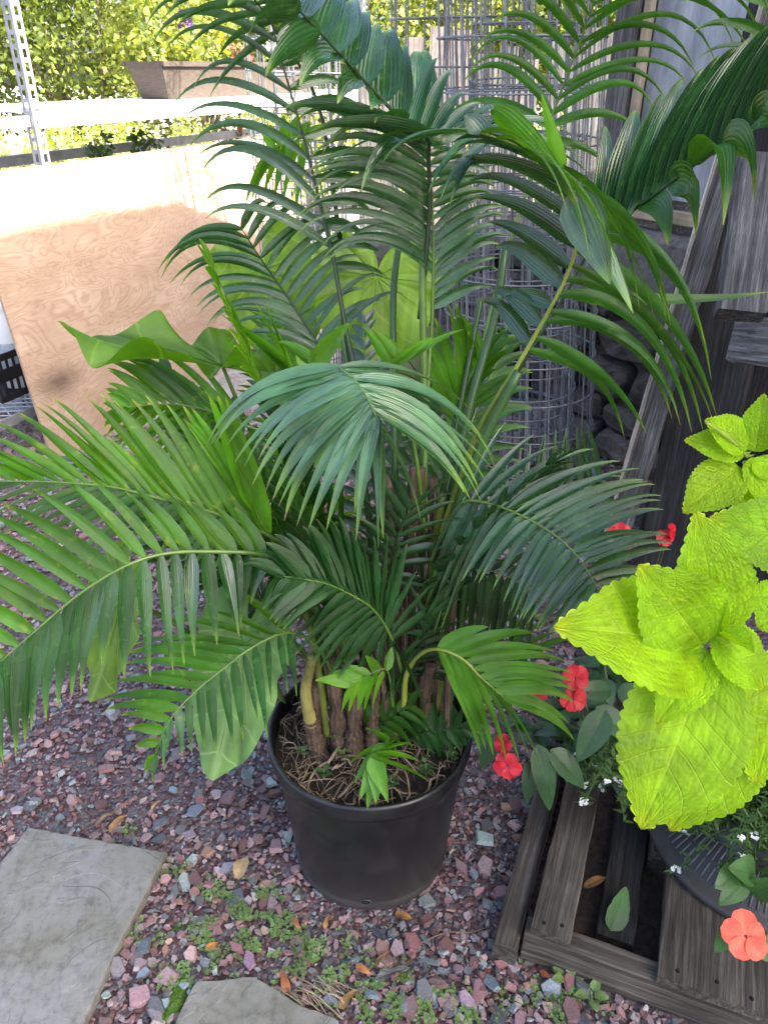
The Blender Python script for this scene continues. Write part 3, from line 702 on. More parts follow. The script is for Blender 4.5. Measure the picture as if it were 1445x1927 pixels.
# ================================================================== SHELF RACK, PLYWOOD, PLANTER
BD = Vector((0.41, 0.912, 0)).normalized(); BN = Vector((0.912, -0.41, 0)).normalized()
RO = Vector((-1.51, 3.72, 0))
def rk(s, off, z): return RO + BD * s - BN * off + Vector((0, 0, z))
rack = thing('shelf_rack', RO, 'galvanised slotted steel rack with a white shelf, behind the plywood', 'shelf rack')
def slotted_post(p, h):
    t = MB(); t.smooth = False
    wv = 0.048; th = 0.003
    for (dx, dn) in ((BD, BN), (-BN, BD)):
        c = p + dx * (wv / 2)
        for sgn in (-1, 1):
            t.box(c + dx * (sgn * (wv / 2 - 0.007)) + ZUP * (h / 2), dx * 0.007, dn * (th / 2), ZUP * (h / 2))
        z = 0.02
        while z < h:
            t.box(c + ZUP * (z + 0.009), dx * (wv / 2 - 0.014), dn * (th / 2 - 0.0004), ZUP * 0.009); z += 0.05
    return t.build('post', M['galv'], rack)
for (s, o_) in ((0.0, 0.0), (0.0, 0.5), (3.3, 0.0), (3.3, 0.5)): slotted_post(rk(s, o_, 0), 2.05)
plank('shelf', rk(0.04, 0.25, 1.44), rk(3.6, 0.25, 1.44), 0.5, 0.02, ZUP, M['white_paint'], rack)
plank('rail', rk(0.02, -0.012, 1.40), rk(3.6, -0.012, 1.40), 0.055, 0.02, BN, M['white_paint'], rack)
plank('rail', rk(0.0, 0.5, 1.20), rk(3.3, 0.5, 1.20), 0.05, 0.02, BN, M['galv'], rack)
plank('rail', rk(0.02, 0.03, 1.40), rk(-0.9, 0.03, 1.40), 0.045, 0.02, BN, M['galv'], rack)
# low expanded metal shelf left of the plywood
t = MB(); t.smooth = False
SZ = 0.20
def lo(s, off, z=0.0): return RO + BD * s - BN * off + Vector((0, 0, SZ + z))
for k in range(30):
    a = -1.2 + k * 0.06
    t.tube([lo(a, 0.0), lo(a + 0.35, 0.6)], 0.0035, 4); t.tube([lo(a + 0.35, 0.0), lo(a, 0.6)], 0.0035, 4)
t.box(lo(-0.3, -0.01), BD * 1.1, BN * 0.006, ZUP * 0.022); t.box(lo(-0.3, 0.6), BD * 1.1, BN * 0.006, ZUP * 0.022)
t.build('mesh_shelf', M['galv'], rack)
# crate and jugs
cc = at(22, 700, 3.72); cc.z = SZ + 0.005
crate = thing('crate', cc, 'black slotted plastic crate on the low metal shelf', 'crate')
t = MB(); t.smooth = False
cw, cd, ch = 0.21, 0.15, 0.22
for (ax, nn, hw, off) in ((BD, BN, cw, cd), (BD, BN, cw, -cd), (BN, BD, cd, cw), (BN, BD, cd, -cw)):
    base_c = cc + nn * off
    for zz in (0.012, ch * 0.55, ch - 0.012): t.box(base_c + ZUP * zz, ax * hw, nn * 0.005, ZUP * (0.016 if zz != ch * 0.55 else 0.03))
    m_ = int(hw * 2 / 0.035)
    for q in range(m_ + 1):
        t.box(base_c + ax * (-hw + 2 * hw * q / m_) + ZUP * (ch / 2), ax * 0.006, nn * 0.004, ZUP * (ch / 2 - 0.004))
t.box(cc + ZUP * 0.004, BD * cw, BN * cd, ZUP * 0.003)
t.build('crate_body', M['black'], crate)
def jug(px, Y, zb, label, k=1.0):
    c = at(px, 600, Y); c.z = zb
    th = thing('jug', c, label, 'jug', 'white jugs in the black crate')
    t = MB(); t.lathe([(0.001, zb), (0.05 * k, zb), (0.054 * k, zb + 0.01), (0.054 * k, zb + 0.2 * k), (0.046 * k, zb + 0.24 * k), (0.02 * k, zb + 0.27 * k), (0.02 * k, zb + 0.285 * k)], c.x, c.y, 24)
    t.build('bottle', M['white_paint'], th)
    t = MB(); t.lathe([(0.024 * k, zb + 0.284 * k), (0.024 * k, zb + 0.31 * k), (0.001, zb + 0.312 * k)], c.x, c.y, 20); t.build('cap', M['white_paint'], th)
    t = MB(); t.smooth = True
    rows = [[Vector((c.x + 0.0548 * k * math.cos(a), c.y + 0.0548 * k * math.sin(a), z)) for a in [R(-130 + 8 * i) for i in range(13)]] for z in (zb + 0.05 * k, zb + 0.17 * k)]
    t.grid(rows); t.build('label_strip', M['label'], th)
M['label'] = simple_mat('bottle_label', (0.30, 0.36, 0.42), (0.55, 0.60, 0.62), scale=60, stretch=(1, 1, 3), rough=0.5)
jug(8, 3.68, SZ + 0.02, 'white plastic jug standing in the black crate, nearest the plywood', 1.35)
jug(-20, 3.78, SZ + 0.02, 'white plastic jug in the black crate, half cut by the picture edge', 1.3)
# plywood sheet
B0 = gr(100, 872); B1 = B0 + Vector((0.41, 0.912, 0)).normalized() * 2.44
lean = Vector((-BN.x * 0.10, -BN.y * 0.10, 1.0)).normalized()
STAIN = tuple(Vector((-2.44 / 2 + 0.16, 0, -0.61 + 0.33)) )
STAIN = (STAIN[0], 0.0, STAIN[2] * 1.9)
M['ply'] = ply_mat()
t = MB(); t.smooth = False
hx = BD; hz = lean; hy = hx.cross(hz)
pc = (B0 + B1) / 2 + hz * 0.62
t.box(Vector((0, 0, 0)), Vector((1.22, 0, 0)), Vector((0, 0.006, 0)), Vector((0, 0, 0.62)))
ply = t.build('plywood_sheet', M['ply'], None)
hy2 = hz.cross(hx)
ply.matrix_world = Matrix.Translation(pc) @ Matrix((hx, hy2, hz)).transposed().to_4x4()
tag(ply, 'tan plywood sheet with swirling grain and a dark stain, leaning on the rack', 'plywood sheet')
# planter box on the shelf
s0, s1 = 1.04, 2.8
pln = thing('planter_box', rk(s0, 0.2, 1.45), 'long brown planter box of flowers on the white shelf', 'planter box')
t = MB(); t.smooth = False
def prism(lo_, hi_, z0, z1, ins, wv):   # open trough with sloped ends
    P = []
    for (z, e) in ((z0, ins), (z1, 0)):
        P += [rk(lo_ + e, 0.1 + e * 0.5, z), rk(hi_ - e, 0.1 + e * 0.5, z), rk(hi_ - e, 0.1 + wv - e * 0.5, z), rk(lo_ + e, 0.1 + wv - e * 0.5, z)]
    b0 = len(t.v)
    for p in P: t.vert(p)
    for q in ((0, 1, 5, 4), (1, 2, 6, 5), (2, 3, 7, 6), (3, 0, 4, 7), (3, 2, 1, 0)): t.f.append(tuple(b0 + x for x in q))
prism(s0, s1, 1.452, 1.62, 0.06, 0.24)
for zz in (1.61,):
    t.box(rk((s0 + s1) / 2, 0.092, 1.62), BD * ((s1 - s0) / 2 + 0.01), BN * 0.010, ZUP * 0.012)
    t.box(rk((s0 + s1) / 2, 0.348, 1.62), BD * ((s1 - s0) / 2 + 0.01), BN * 0.010, ZUP * 0.012)
    t.box(rk(s0 - 0.0, 0.22, 1.62), BD * 0.01, BN * 0.115, ZUP * 0.0115); t.box(rk(s1, 0.22, 1.62), BD * 0.01, BN * 0.115, ZUP * 0.0115)
t.build('box', M['terracotta'], pln)
t = MB(); t.smooth = False; t.face([rk(s0 + .01, 0.11, 1.60), rk(s1 - .01, 0.11, 1.60), rk(s1 - .01, 0.33, 1.60), rk(s0 + .01, 0.33, 1.60)]); t.build('soil', M['soil'], pln)
random.seed(31)
def bedding(s, off, zb, h, nleaf, mat, label, flowers=None, name='bedding_plant', group='plants growing in the planter box'):
    p = rk(s, off, zb); th = thing(name, p, label, 'plant', group)
    t = MB(); t.smooth = False
    st = MB()
    for k in range(6):
        tip = p + Vector((ru(-0.08, 0.08), ru(-0.08, 0.08), h * ru(0.6, 1)))
        st.tube([p, p.lerp(tip, 0.5) + Vector((ru(-.02, .02), 0, 0)), tip], 0.002, 4)
        for q in range(nleaf // 6):
            f = ru(0.1, 1); c = p.lerp(tip, f) + Vector((ru(-0.05, 0.05), ru(-0.05, 0.05), ru(-0.03, 0.03)))
            card(t, c, ru(0.025, 0.06), tint(), 0.6)
    st.build('stems', M['stem'], th); t.build('foliage', mat, th)
    if flowers:
        for k in range(10):
            f = MB(); f.smooth = False; c = p + Vector((ru(-0.09, 0.09), ru(-0.09, 0.09), h * ru(0.75, 1.1)))
            for j in range(4): card(f, c, 0.03, (1, 1, 1), 0.5)
            f.build('flower', flowers, th)
M['f_yellow'] = simple_mat('flower_yellow', (0.7, 0.55, 0.02), (0.8, 0.65, 0.05)); M['f_purple'] = simple_mat('flower_purple', (0.05, 0.02, 0.1), (0.12, 0.04, 0.2)); M['f_rust'] = simple_mat('flower_rust', (0.35, 0.12, 0.05), (0.5, 0.22, 0.1))
bedding(1.16, 0.22, 1.6, 0.34, 70, M['shrub'], 'tall leafy green plant at the near end of the planter box')
bedding(1.42, 0.22, 1.6, 0.25, 60, M['shrub'], 'leafy plant with purple pansy flowers in the planter box', M['f_purple'])
bedding(1.68, 0.22, 1.6, 0.18, 50, M['shrub'], 'low plant with yellow flowers in the middle of the planter box', M['f_yellow'])
bedding(1.98, 0.22, 1.6, 0.12, 50, M['leaf_red'], 'low rusty leaved plant in the planter box', M['f_rust'])
bedding(2.4, 0.22, 1.6, 0.14, 50, M['shrub'], 'low green plant at the far end of the planter box', M['petal_white'])
# leafy plants standing behind the plywood, under the shelf
bedding(0.75, 0.35, 1.0, 0.34, 150, M['leaf_dark'], 'dark leafy shrub seen between shelf and plywood', None, 'leafy_shrub', 'shrubs under the white shelf')
bedding(1.15, 0.35, 1.0, 0.36, 150, M['leaf_dark'], 'dark leafy shrub under the shelf, beside the planter end', None, 'leafy_shrub', 'shrubs under the white shelf')
bedding(2.3, 0.55, 1.0, 0.35, 130, M['leaf_red'], 'red leaved shrub under the far half of the shelf', None, 'leafy_shrub', 'shrubs under the white shelf')
low = plank('shelf', rk(0.3, 0.3, 0.985), rk(3.3, 0.3, 0.985), 0.5, 0.02, ZUP, M['galv'], rack)

# ================================================================== BACKGROUND PLANTING
random.seed(77)
def bush_mesh(nm, n, w_, h_, size, mat, stemn=6, shape=1.0):
    th = thing(nm, (0, 0, 0), 'x', 'shrub'); t = MB(); t.smooth = False
    lobes = [(Vector((ru(-0.5, 0.5) * w_, ru(-0.5, 0.5) * w_ * 0.6, h_ * ru(0.3, 0.85))), ru(0.22, 0.42) * w_) for _ in range(9)]
    for k in range(n):
        c, r = random.choice(lobes)
        v = Vector((random.gauss(0, 1), random.gauss(0, 1), random.gauss(0, 1))).normalized() * r * ru(0.5, 1.05)
        p = c + v
        if p.z < 0.02: p.z = ru(0.02, 0.2)
        card(t, p, size * ru(0.6, 1.4), tint(0.22), 0.4)
    s_ = MB()
    for k in range(stemn):
        c, r = lobes[k]
        s_.tube([Vector((ru(-.05, .05), ru(-.05, .05), 0)), c * 0.5 + Vector((ru(-.1, .1), 0, 0.05)), c + ZUP * r * 0.6], [0.02 * shape, 0.012 * shape, 0.004], 5)
    s_.build('stem', M['bark'], th); t.build('crown', mat, th)
    return th
def place(src, x, y, rz, label, cat, group, sc_=1.0, first=[None]):
    if src.get('used'): o = dup(src, (x, y, 0), rz)
    else: o = src; src['used'] = 1; o.location = (x, y, 0); o.rotation_euler = (0, 0, rz)
    o.scale = (sc_, sc_, sc_); tag(o, label, cat, group); return o
hedgeA = bush_mesh('tree', 17000, 4.2, 4.6, 0.085, M['tree'], shape=3)
hedgeB = bush_mesh('tree', 17000, 3.6, 4.0, 0.078, M['shrub'], shape=3)
spots = [(-9.5, 15), (-7.2, 13.6), (-5.0, 14.4), (-2.9, 13.8), (-0.9, 14.6), (1.2, 13.9), (3.3, 14.8), (5.6, 14.2), (8.2, 15.0)]
names = ['leftmost', 'second from the left', 'third from the left', 'fourth from the left', 'fifth from the left', 'sixth, above the wire cages', 'seventh, right of the cages', 'eighth, behind the barn', 'rightmost']
for i, ((x, y), nm) in enumerate(zip(spots, names)):
    place(hedgeA if i % 2 == 0 else hedgeB, x, y, ru(0, 6), ('deep green tree' if i % 2 == 0 else 'pale yellow green tree') + ' in the line beyond the yard, ' + nm, 'tree', 'trees beyond the yard', ru(0.9, 1.2))
# rows of staked nursery shrubs
def staked(n=900, h=1.15):
    th = thing('nursery_shrub', (0, 0, 0), 'x', 'shrub'); t = MB(); t.smooth = False; s_ = MB()
    for k in range(5):
        b0 = Vector((ru(-0.14, 0.14), ru(-0.12, 0.12), 0)); tip = b0 + Vector((ru(-0.1, 0.1), ru(-0.1, 0.1), h * ru(0.8, 1.05)))
        s_.tube([b0, tip], 0.008, 5)
        for q in range(n // 5):
            f = ru(0.3, 1.05) ; c = b0.lerp(tip, f) + Vector((random.gauss(0, 0.07), random.gauss(0, 0.07), ru(-0.03, 0.03)))
            card(t, c, ru(0.025, 0.06), tint(0.3), 0.5)
    s_.build('stem', M['straw'], th); t.build('foliage', M['shrub'], th)
    p_ = MB(); p_.lathe([(0.10, 0), (0.13, 0.2), (0.14, 0.2), (0.12, 0.19), (0.001, 0.19)], 0, 0, 14); p_.build('pot', M['black'], th)
    return th
sh = staked()
ORD = ['first', 'second', 'third', 'fourth', 'fifth', 'sixth', 'seventh', 'eighth', 'ninth', 'tenth', 'eleventh', 'twelfth']
ri = 0
for (Y, nn, x0, x1, rowname) in ((6.2, 7, -4.6, -1.75, 'front row'), (7.6, 10, -5.6, -1.0, 'second row'), (9.2, 12, -6.8, 1.6, 'third row'), (11.0, 12, -8, 2.5, 'back row')):
    for k in range(nn):
        x = x0 + (x1 - x0) * k / (nn - 1) + ru(-0.1, 0.1)
        place(sh, x, Y + ru(-0.2, 0.2), ru(0, 6), ORD[k] + ' pale staked shrub from the left in the ' + rowname + ' of the field', 'shrub', 'staked shrubs in rows beyond the rack', ru(0.85, 1.2))
# low bedding mass on the ground
t = MB(); t.smooth = False
for k in range(9000):
    x, y = ru(-5.2, -1.2), ru(4.9, 6.0)
    if (Vector((x, y, 0)) - RO).dot(BN) > -0.7: continue
    card(t, Vector((x, y, ru(0.0, 0.22 + 0.1 * mnoise.noise(Vector((x * 3, y * 3, 0)))))), ru(0.03, 0.07), tint(0.35), 1.0)
o = t.build('ground_cover', M['weed']); tag(o, 'sunlit low bedding plants beyond the rack', 'bedding plants', kind='stuff')
# pale fence boards beyond the cages
fb = thing('board_fence', (0.9, 6.6, 0), 'sunlit pale board fence seen through the wire cages', 'fence')
random.seed(4)
x = -0.1
while x < 3.4:
    wv = ru(0.12, 0.2)
    plank('fence_board', Vector((x, 6.6, 0.02)), Vector((x + ru(-.03, .03), 6.6, ru(1.65, 1.95))), wv, 0.025, Vector((0, -1, 0)), M['wood_grey'] if rnd() < 0.6 else M['wood_barn'], fb, chips=0.002, seg=4)
    x += wv + 0.02

# ================================================================== WIRE CAGES
def cage(cx, cy, r0, r1, h, lx, ly, nv, nr, rot, label, wr=0.0033):
    th = thing('wire_cage', (cx, cy, 0), label, 'wire cage', 'wire plant cages standing behind the palm')
    def P(a, z, dr=0.0):
        f = z / h; r = r0 + (r1 - r0) * f + dr
        return Vector((cx + lx * f + r * math.cos(a), cy + ly * f + r * math.sin(a), z))
    v = MB()
    for k in range(nv):
        a = rot + 2 * math.pi * k / nv; j = ru(-0.02, 0.02)
        v.tube([P(a + j * math.sin(i), h * i / 8) for i in range(9)], wr, 5)
    v.build('upright_wires', M['wire'], th)
    q = MB()
    for i in range(nr):
        z = 0.03 + (h - 0.04) * i / (nr - 1); dz = ru(-0.012, 0.012); ph = ru(0, 6)
        pts = [P(2 * math.pi * k / 40, z + dz * math.sin(2 * math.pi * k / 40 + ph), wr * 1.8) for k in range(41)]
        q.tube(pts, wr, 5, cap=False)
    q.build('ring_wires', M['wire'], th)
    return th
random.seed(9)
cage(0.60, 3.02, 0.30, 0.27, 2.15, -0.18, 0.0, 22, 15, 0.1, 'widest grey wire cage, outermost of the nest beside the barn')
cage(0.58, 3.04, 0.24, 0.23, 2.3, -0.17, 0.02, 18, 16, 0.2, 'grey wire cage nested inside the widest one')
cage(0.60, 3.02, 0.18, 0.17, 2.25, -0.16, 0.03, 14, 14, 0.5, 'narrowest grey wire cage at the centre of the nest')
cage(0.30, 3.35, 0.25, 0.24, 2.4, -0.04, 0.0, 18, 16, 0.3, 'grey wire cage just left of the nested cages')
cage(-0.42, 4.3, 0.24, 0.22, 2.3, -0.03, 0.0, 16, 17, 0.1, 'grey wire cage in front of the far plywood end')
cage(-0.40, 4.3, 0.17, 0.16, 2.2, -0.03, 0.0, 12, 15, 0.4, 'slim grey wire cage inside the one by the plywood end')

# ================================================================== LEANING PLANKS at the right
def px_plank(a, b_, width, thick, mat, label, face=Vector((-0.6, -0.8, 0.1)), chips=0.003):
    p0, p1 = at(*a), at(*b_)
    c = p0
    o = plank('weathered_plank', p0, p1, width, thick, face, mat, None, jag=0.015, chips=chips, seg=14)
    tag(o, label, 'plank', 'planks leaning on the barn'); return o
random.seed(2)
lp = thing('leaning_plank', at(1140, 1075, 2.35), 'long grey weathered plank with pale split edge, leaning on the barn', 'plank', 'planks leaning on the barn')
plank('board', at(1142, 1075, 2.35), at(1474, -40, 2.72), 0.080, 0.04, Vector((-0.6, -0.8, 0.1)), M['wood_plank'], lp, jag=0.01, chips=0.003, seg=16)
plank('pale_edge', at(1117, 1075, 2.34), at(1447, -40, 2.71), 0.005, 0.030, Vector((-0.6, -0.8, 0.1)), M['wood_split'], lp, jag=0.01, chips=0.0015, seg=40)
px_plank((1240, 1180, 2.2), (1500, -60, 2.86), 0.24, 0.03, M['wood_dark'], 'wide almost black plank leaning behind the grey one')
px_plank((1390, 600, 2.02), (1432, 300, 2.28), 0.12, 0.09, M['wood_plank'], 'thick grey weathered timber block with a cut end', Vector((-0.3, -0.95, 0.3)))
px_plank((1395, 640, 2.35), (1560, 655, 2.0), 0.14, 0.09, M['wood_grey'], 'short grey timber lying sideways beneath the thick block', Vector((-0.3, -0.9, 0.3)))
px_plank((1375, 860, 2.45), (1560, 880, 2.05), 0.2, 0.12, M['wood_dark'], 'dark timber lying sideways behind the coleus tip', Vector((-0.3, -0.9, 0.3)))
px_plank((1290, 1150, 2.35), (1560, 300, 2.6), 0.5, 0.04, M['wood_dark'], 'broad dark board at the very back of the leaning planks')

# ================================================================== PALLET
pallet = thing('pallet', PO, 'old dark wooden pallet lying on the gravel at the bottom right', 'pallet')
random.seed(16)
plank('stringer', pal(0.0, 0.022, 0.045), pal(1.3, 0.022, 0.045), 0.044, 0.09, ZUP, M['wood_pallet'], pallet, jag=0.004, chips=0.0022, seg=24)
plank('stringer', pal(0.0, 0.62, 0.045), pal(1.3, 0.62, 0.045), 0.044, 0.09, ZUP, M['wood_pallet'], pallet, chips=0.002, seg=12)
plank('slat', pal(0.052, 0.0, 0.103), pal(0.052, 0.75, 0.103), 0.078, 0.022, ZUP, M['wood_pallet'], pallet, jag=0.006, chips=0.002, seg=16)
plank('slat', pal(0.175, 0.08, 0.040), pal(0.175, 0.75, 0.040), 0.075, 0.022, ZUP, M['wood_dark'], pallet, jag=0.004, chips=0.002, seg=16)
plank('slat', pal(0.355, -0.004, 0.103), pal(0.355, 0.75, 0.103), 0.20, 0.022, ZUP, M['wood_pallet'], pallet, jag=0.004, chips=0.002, seg=16)
plank('slat', pal(0.275, 0.30, 0.045), pal(0.275, 0.75, 0.045), 0.11, 0.07, ZUP, M['wood_pallet'], pallet, jag=0.002, chips=0.001, seg=8)
plank('slat', pal(0.62, 0.0, 0.103), pal(0.62, 0.75, 0.103), 0.10, 0.022, ZUP, M['wood_pallet'], pallet, jag=0.004, chips=0.002, seg=16)
def nail(a, bb, z=0.1145):
    c = pal(a, bb, z); t = MB(); t.tube([c, c + ZUP * 0.0012], 0.004, 10); t.build('nail', M['hole'], pallet)
for (a, bb) in ((0.035, 0.02), (0.07, 0.028), (0.29, 0.02), (0.36, 0.026), (0.42, 0.018), (0.60, 0.02)): nail(a, bb)
sidep = plank('wood_beam', pal(-0.030, -0.03, 0.035), pal(-0.030, 0.62, 0.035), 0.050, 0.07, ZUP, M['wood_pallet'], None, jag=0.006, chips=0.0022, seg=16)
tag(sidep, 'short squared dark beam lying on the gravel against the pallet side', 'beam')
t = MB(); t.smooth = False
rows = []
for i in range(30):
    rows.append([pal(0.005 + 1.2 * j / 39, 0.05 + 0.9 * i / 29, 0.012 + 0.012 * mnoise.noise(Vector((i * 0.7, j * 0.7, 0)))) for j in range(40)])
t.grid(rows); o = t.build('soil', M['soil']); tag(o, 'dark soil under the pallet slats', 'soil', kind='stuff')

# ================================================================== BLACK POT
random.seed(6)
pot = thing('nursery_pot', (POTC[0], POTC[1], 0), 'large black plastic nursery pot standing on the gravel', 'plant pot')
def pwob(a, z): return 0.0016 * math.sin(2 * a + 0.7) * (z / 0.38) + 0.0008 * math.sin(5 * a)
t = MB()
PH = 0.385
t.lathe([(0.160, 0.0), (0.173, 0.004), (0.179, 0.012), (0.180, 0.030), (0.1775, 0.034), (0.1785, 0.040), (0.197, 0.25), (0.2065, PH - 0.05), (0.2075, PH - 0.046), (0.2145, PH - 0.044), (0.2175, PH - 0.030), (0.2180, PH - 0.006), (0.2150, PH), (0.2095, PH), (0.2075, PH - 0.006), (0.204, PH - 0.05), (0.19, 0.20)], POTC[0], POTC[1], 96, wob=pwob)
t.build('pot_body', M['pot'], pot)
t = MB()
rows = []
for i in range(14):
    q = 1 - i / 13
    rows.append([Vector((POTC[0] + 0.204 * q * math.cos(a), POTC[1] + 0.204 * q * math.sin(a), PH - 0.045 + 0.03 * (1 - q) + 0.012 * mnoise.noise(Vector((q * 9 * math.cos(a), q * 9 * math.sin(a), 0))))) for a in [2 * math.pi * k / 60 for k in range(60)]])
t.grid(rows, None, wrap=True); t.build('soil', M['soil'], pot)
def pothole(ang, z, r):
    rr = 0.1785 + (z - 0.04) * 0.088
    c = Vector((POTC[0] + rr * math.cos(ang), POTC[1] + rr * math.sin(ang), z)); n_ = Vector((math.cos(ang), math.sin(ang), -0.08)).normalized()
    s_ = ZUP.cross(n_).normalized(); u_ = n_.cross(s_)
    t = MB(); t.smooth = False
    t.face([c + n_ * 0.0016 + s_ * r * math.cos(a) + u_ * r * 0.8 * math.sin(a) for a in [2 * math.pi * k / 20 for k in range(20)]])
    h_ = t.build('drain_hole', M['hole'], pot)
    t = MB(); t.tube([c + n_ * 0.001 + s_ * r * 1.05 * math.cos(a) + u_ * r * 0.84 * math.sin(a) for a in [2 * math.pi * k / 24 for k in range(25)]], 0.0013, 5, cap=False)
    t.build('hole_rim', M['scuff'], h_)
pothole(R(-93), 0.042, 0.011); pothole(R(-153), 0.075, 0.014)
# roots, straw and litter lying on the soil
rt = MB()
for k in range(420):
    a = ru(0, 6.28); q = 0.196 * math.sqrt(rnd()); L_ = ru(0.02, 0.10); an = ru(0, 6.28)
    p = Vector((POTC[0] + q * math.cos(a), POTC[1] + q * math.sin(a), PH - 0.04 + 0.03 * (1 - q / 0.19) + ru(0.0, 0.02)))
    dv = Vector((math.cos(an), math.sin(an), 0)) * L_; c_ = ru(0.5, 1.4)
    pts = [p, p + dv * 0.35 + Vector((ru(-.012, .012), ru(-.012, .012), ru(0, .022))), p + dv * 0.7 + Vector((ru(-.012, .012), ru(-.012, .012), ru(0, .015))), p + dv]
    pts = [Vector((POTC[0], POTC[1], v.z)) + (Vector((v.x, v.y, 0)) - Vector((POTC[0], POTC[1], 0))) * min(1, 0.198 / max(1e-6, (Vector((v.x, v.y, 0)) - Vector((POTC[0], POTC[1], 0))).length)) for v in pts]
    rt.tube(catmull(pts, 8), [0.0016 * (0.35 + rnd() ** 3 * 1.6)] * 8, 5, (c_, c_, c_))
ro = rt.build('root_litter', M['root']); tag(ro, 'tangled pale roots and straw on the soil in the pot', 'roots', kind='stuff')

# ================================================================== PALM
palm = thing('potted_palm', (POTC[0], POTC[1], 0.35), 'big clump of dark green feather palm growing in the black pot', 'palm')
def keyed(keys, t):
    if t <= keys[0][0]: return keys[0][1:]
    for a, b_ in zip(keys, keys[1:]):
        if t <= b_[0]:
            f = (t - a[0]) / max(1e-6, b_[0] - a[0]); return tuple(a[i] + (b_[i] - a[i]) * f for i in range(1, 4))
    return keys[-1][1:]
def leaflet(mb, p0, tip, Tr, w, arch, hook, lean_, color, roll=0.0, seg=12, wv=None):
    L = (tip - p0).length
    if L < 0.01: return
    d = tip - p0
    c1 = p0 + d * 0.33 + ZUP * (arch * L) + Tr * (lean_ * L)
    c2 = p0 + d * 0.74 + ZUP * ((arch * 0.9 + hook) * L) + Tr * (lean_ * 0.5 * L)
    pts = []
    for i in range(seg + 1):
        s = i / seg; q = 1 - s
        pts.append(p0 * q ** 3 + c1 * (3 * q * q * s) + c2 * (3 * q * s * s) + tip * s ** 3)
    rows = []; uv = []; prevW = None
    tw = ru(-0.5, 0.5) + roll
    for i in range(seg + 1):
        s = i / seg
        tg = (pts[min(seg, i + 1)] - pts[max(0, i - 1)]); tg = tg.normalized() if tg.length > 1e-9 else d.normalized()
        if prevW is None:
            Tq = wv if wv is not None else Tr
            Wv = Tq - tg * Tq.dot(tg)
            if Wv.length < 0.35: Wv = Wv + tg.cross(ZUP) * 0.35
            Wv.normalize()
        else:
            Wv = prevW - tg * prevW.dot(tg); Wv = Wv.normalized() if Wv.length > 1e-6 else prevW
        prevW = Wv
        nn = tg.cross(Wv)
        if nn.z < 0 and i == 0: pass
        a = tw * s
        W2 = Wv * math.cos(a) + nn * math.sin(a); n2 = nn * math.cos(a) - Wv * math.sin(a)
        sgn = 1.0 if n2.z >= 0 else -1.0
        ww = w * 0.5 * (0.35 + 0.65 * min(1, s / 0.16) ** 0.8) * min(1.0, (1 - s) / 0.62 + 0.02) ** 0.85
        fold = 0.24 * ww * sgn
        c = pts[i]
        rows.append([c - W2 * ww + n2 * fold * 0.6, c - W2 * ww * 0.5 - n2 * fold * 0.2, c - n2 * fold * 1.1, c + W2 * ww * 0.5 - n2 * fold * 0.2, c + W2 * ww + n2 * fold * 0.6])
        uv.append([(j / 4, s) for j in range(5)])
    mb.grid(rows, uv, color)
def frond(stem, rach, A, B, n, w=0.022, mat='palm_mid', arch=0.12, hook=0.04, lean=0.0, dA=0.0, dB=0.0, rm='rachis', r0=0.004, jit=6, label=None, cvar=0.16, seg=12, roll=0.0, mB=None, nB=None, wB=None, archB=None, hookB=None, wvA=None, wvB=None):
    """stem and rach: lists of (px, py, Y); A and B: keys (t, px, py[, dY]) of leaflet tips on either side"""
    rp_ = [at(*p) for p in rach]; C = catmull(rp_, 60)
    if n > 6: n = int(n * 1.22); w *= 0.84; nB = int(nB * 1.22) if nB else None; wB = wB * 0.86 if wB else None
    lf = MB()
    nA_, wA_, aA_, hA_ = n, w, arch, hook
    for side, (keys, dd_) in enumerate(((A, dA), (B, dB))):
        if side == 1:
            if mB: lf.split = (len(lf.f), M[mB])
            n = nB or nA_; w = wB or wA_; arch = aA_ if archB is None else archB; hook = hA_ if hookB is None else hookB
        if not keys: continue
        K = [(k[0], k[1], k[2], (k[3] if len(k) > 3 else dd_)) for k in keys]
        t0, t1 = K[0][0], K[-1][0]
        for i in range(n):
            tt = t0 + (t1 - t0) * i / max(1, n - 1) + ru(-0.006, 0.006)
            tt = min(1, max(0, tt)); f = tt * 59; i0 = min(58, int(f)); p0 = C[i0].lerp(C[i0 + 1], f - i0)
            Tr = (C[min(59, i0 + 2)] - C[max(0, i0 - 1)]).normalized()
            px, py, dy = keyed(K, tt)
            tip = at(px + ru(-jit, jit), py + ru(-jit, jit), max(0.3, p0.y + dy + ru(-0.012, 0.012)))
            if rnd() < 0.12 and n > 6: tip = p0.lerp(tip, ru(0.72, 0.95)) + Vector((ru(-.012, .012), ru(-.01, .01), ru(-.02, .004)))
            k = ru(1 - cvar, 1 + cvar)
            leaflet(lf, p0, tip, Tr, w * ru(0.70, 1.15), arch * ru(0.6, 1.35), hook * ru(0.3, 1.8), lean, (k * ru(0.9, 1.15), k, k * ru(0.85, 1.15)), roll, seg, (Vector(wvA).normalized() if wvA and side == 0 else Vector(wvB).normalized() if wvB and side == 1 else None))
    fo = lf.build('frond', M[mat], palm)
    if label: fo['label'] = label
    allp = ([at(*p) for p in stem] if stem else []) + rp_
    pts = catmull(allp, 40); rr = [r0 * (1.25 - 1.05 * i / 39) for i in range(40)]
    tb = MB(); tb.tube(pts, rr, 7); tb.build('rachis', M[rm], fo)
    return fo
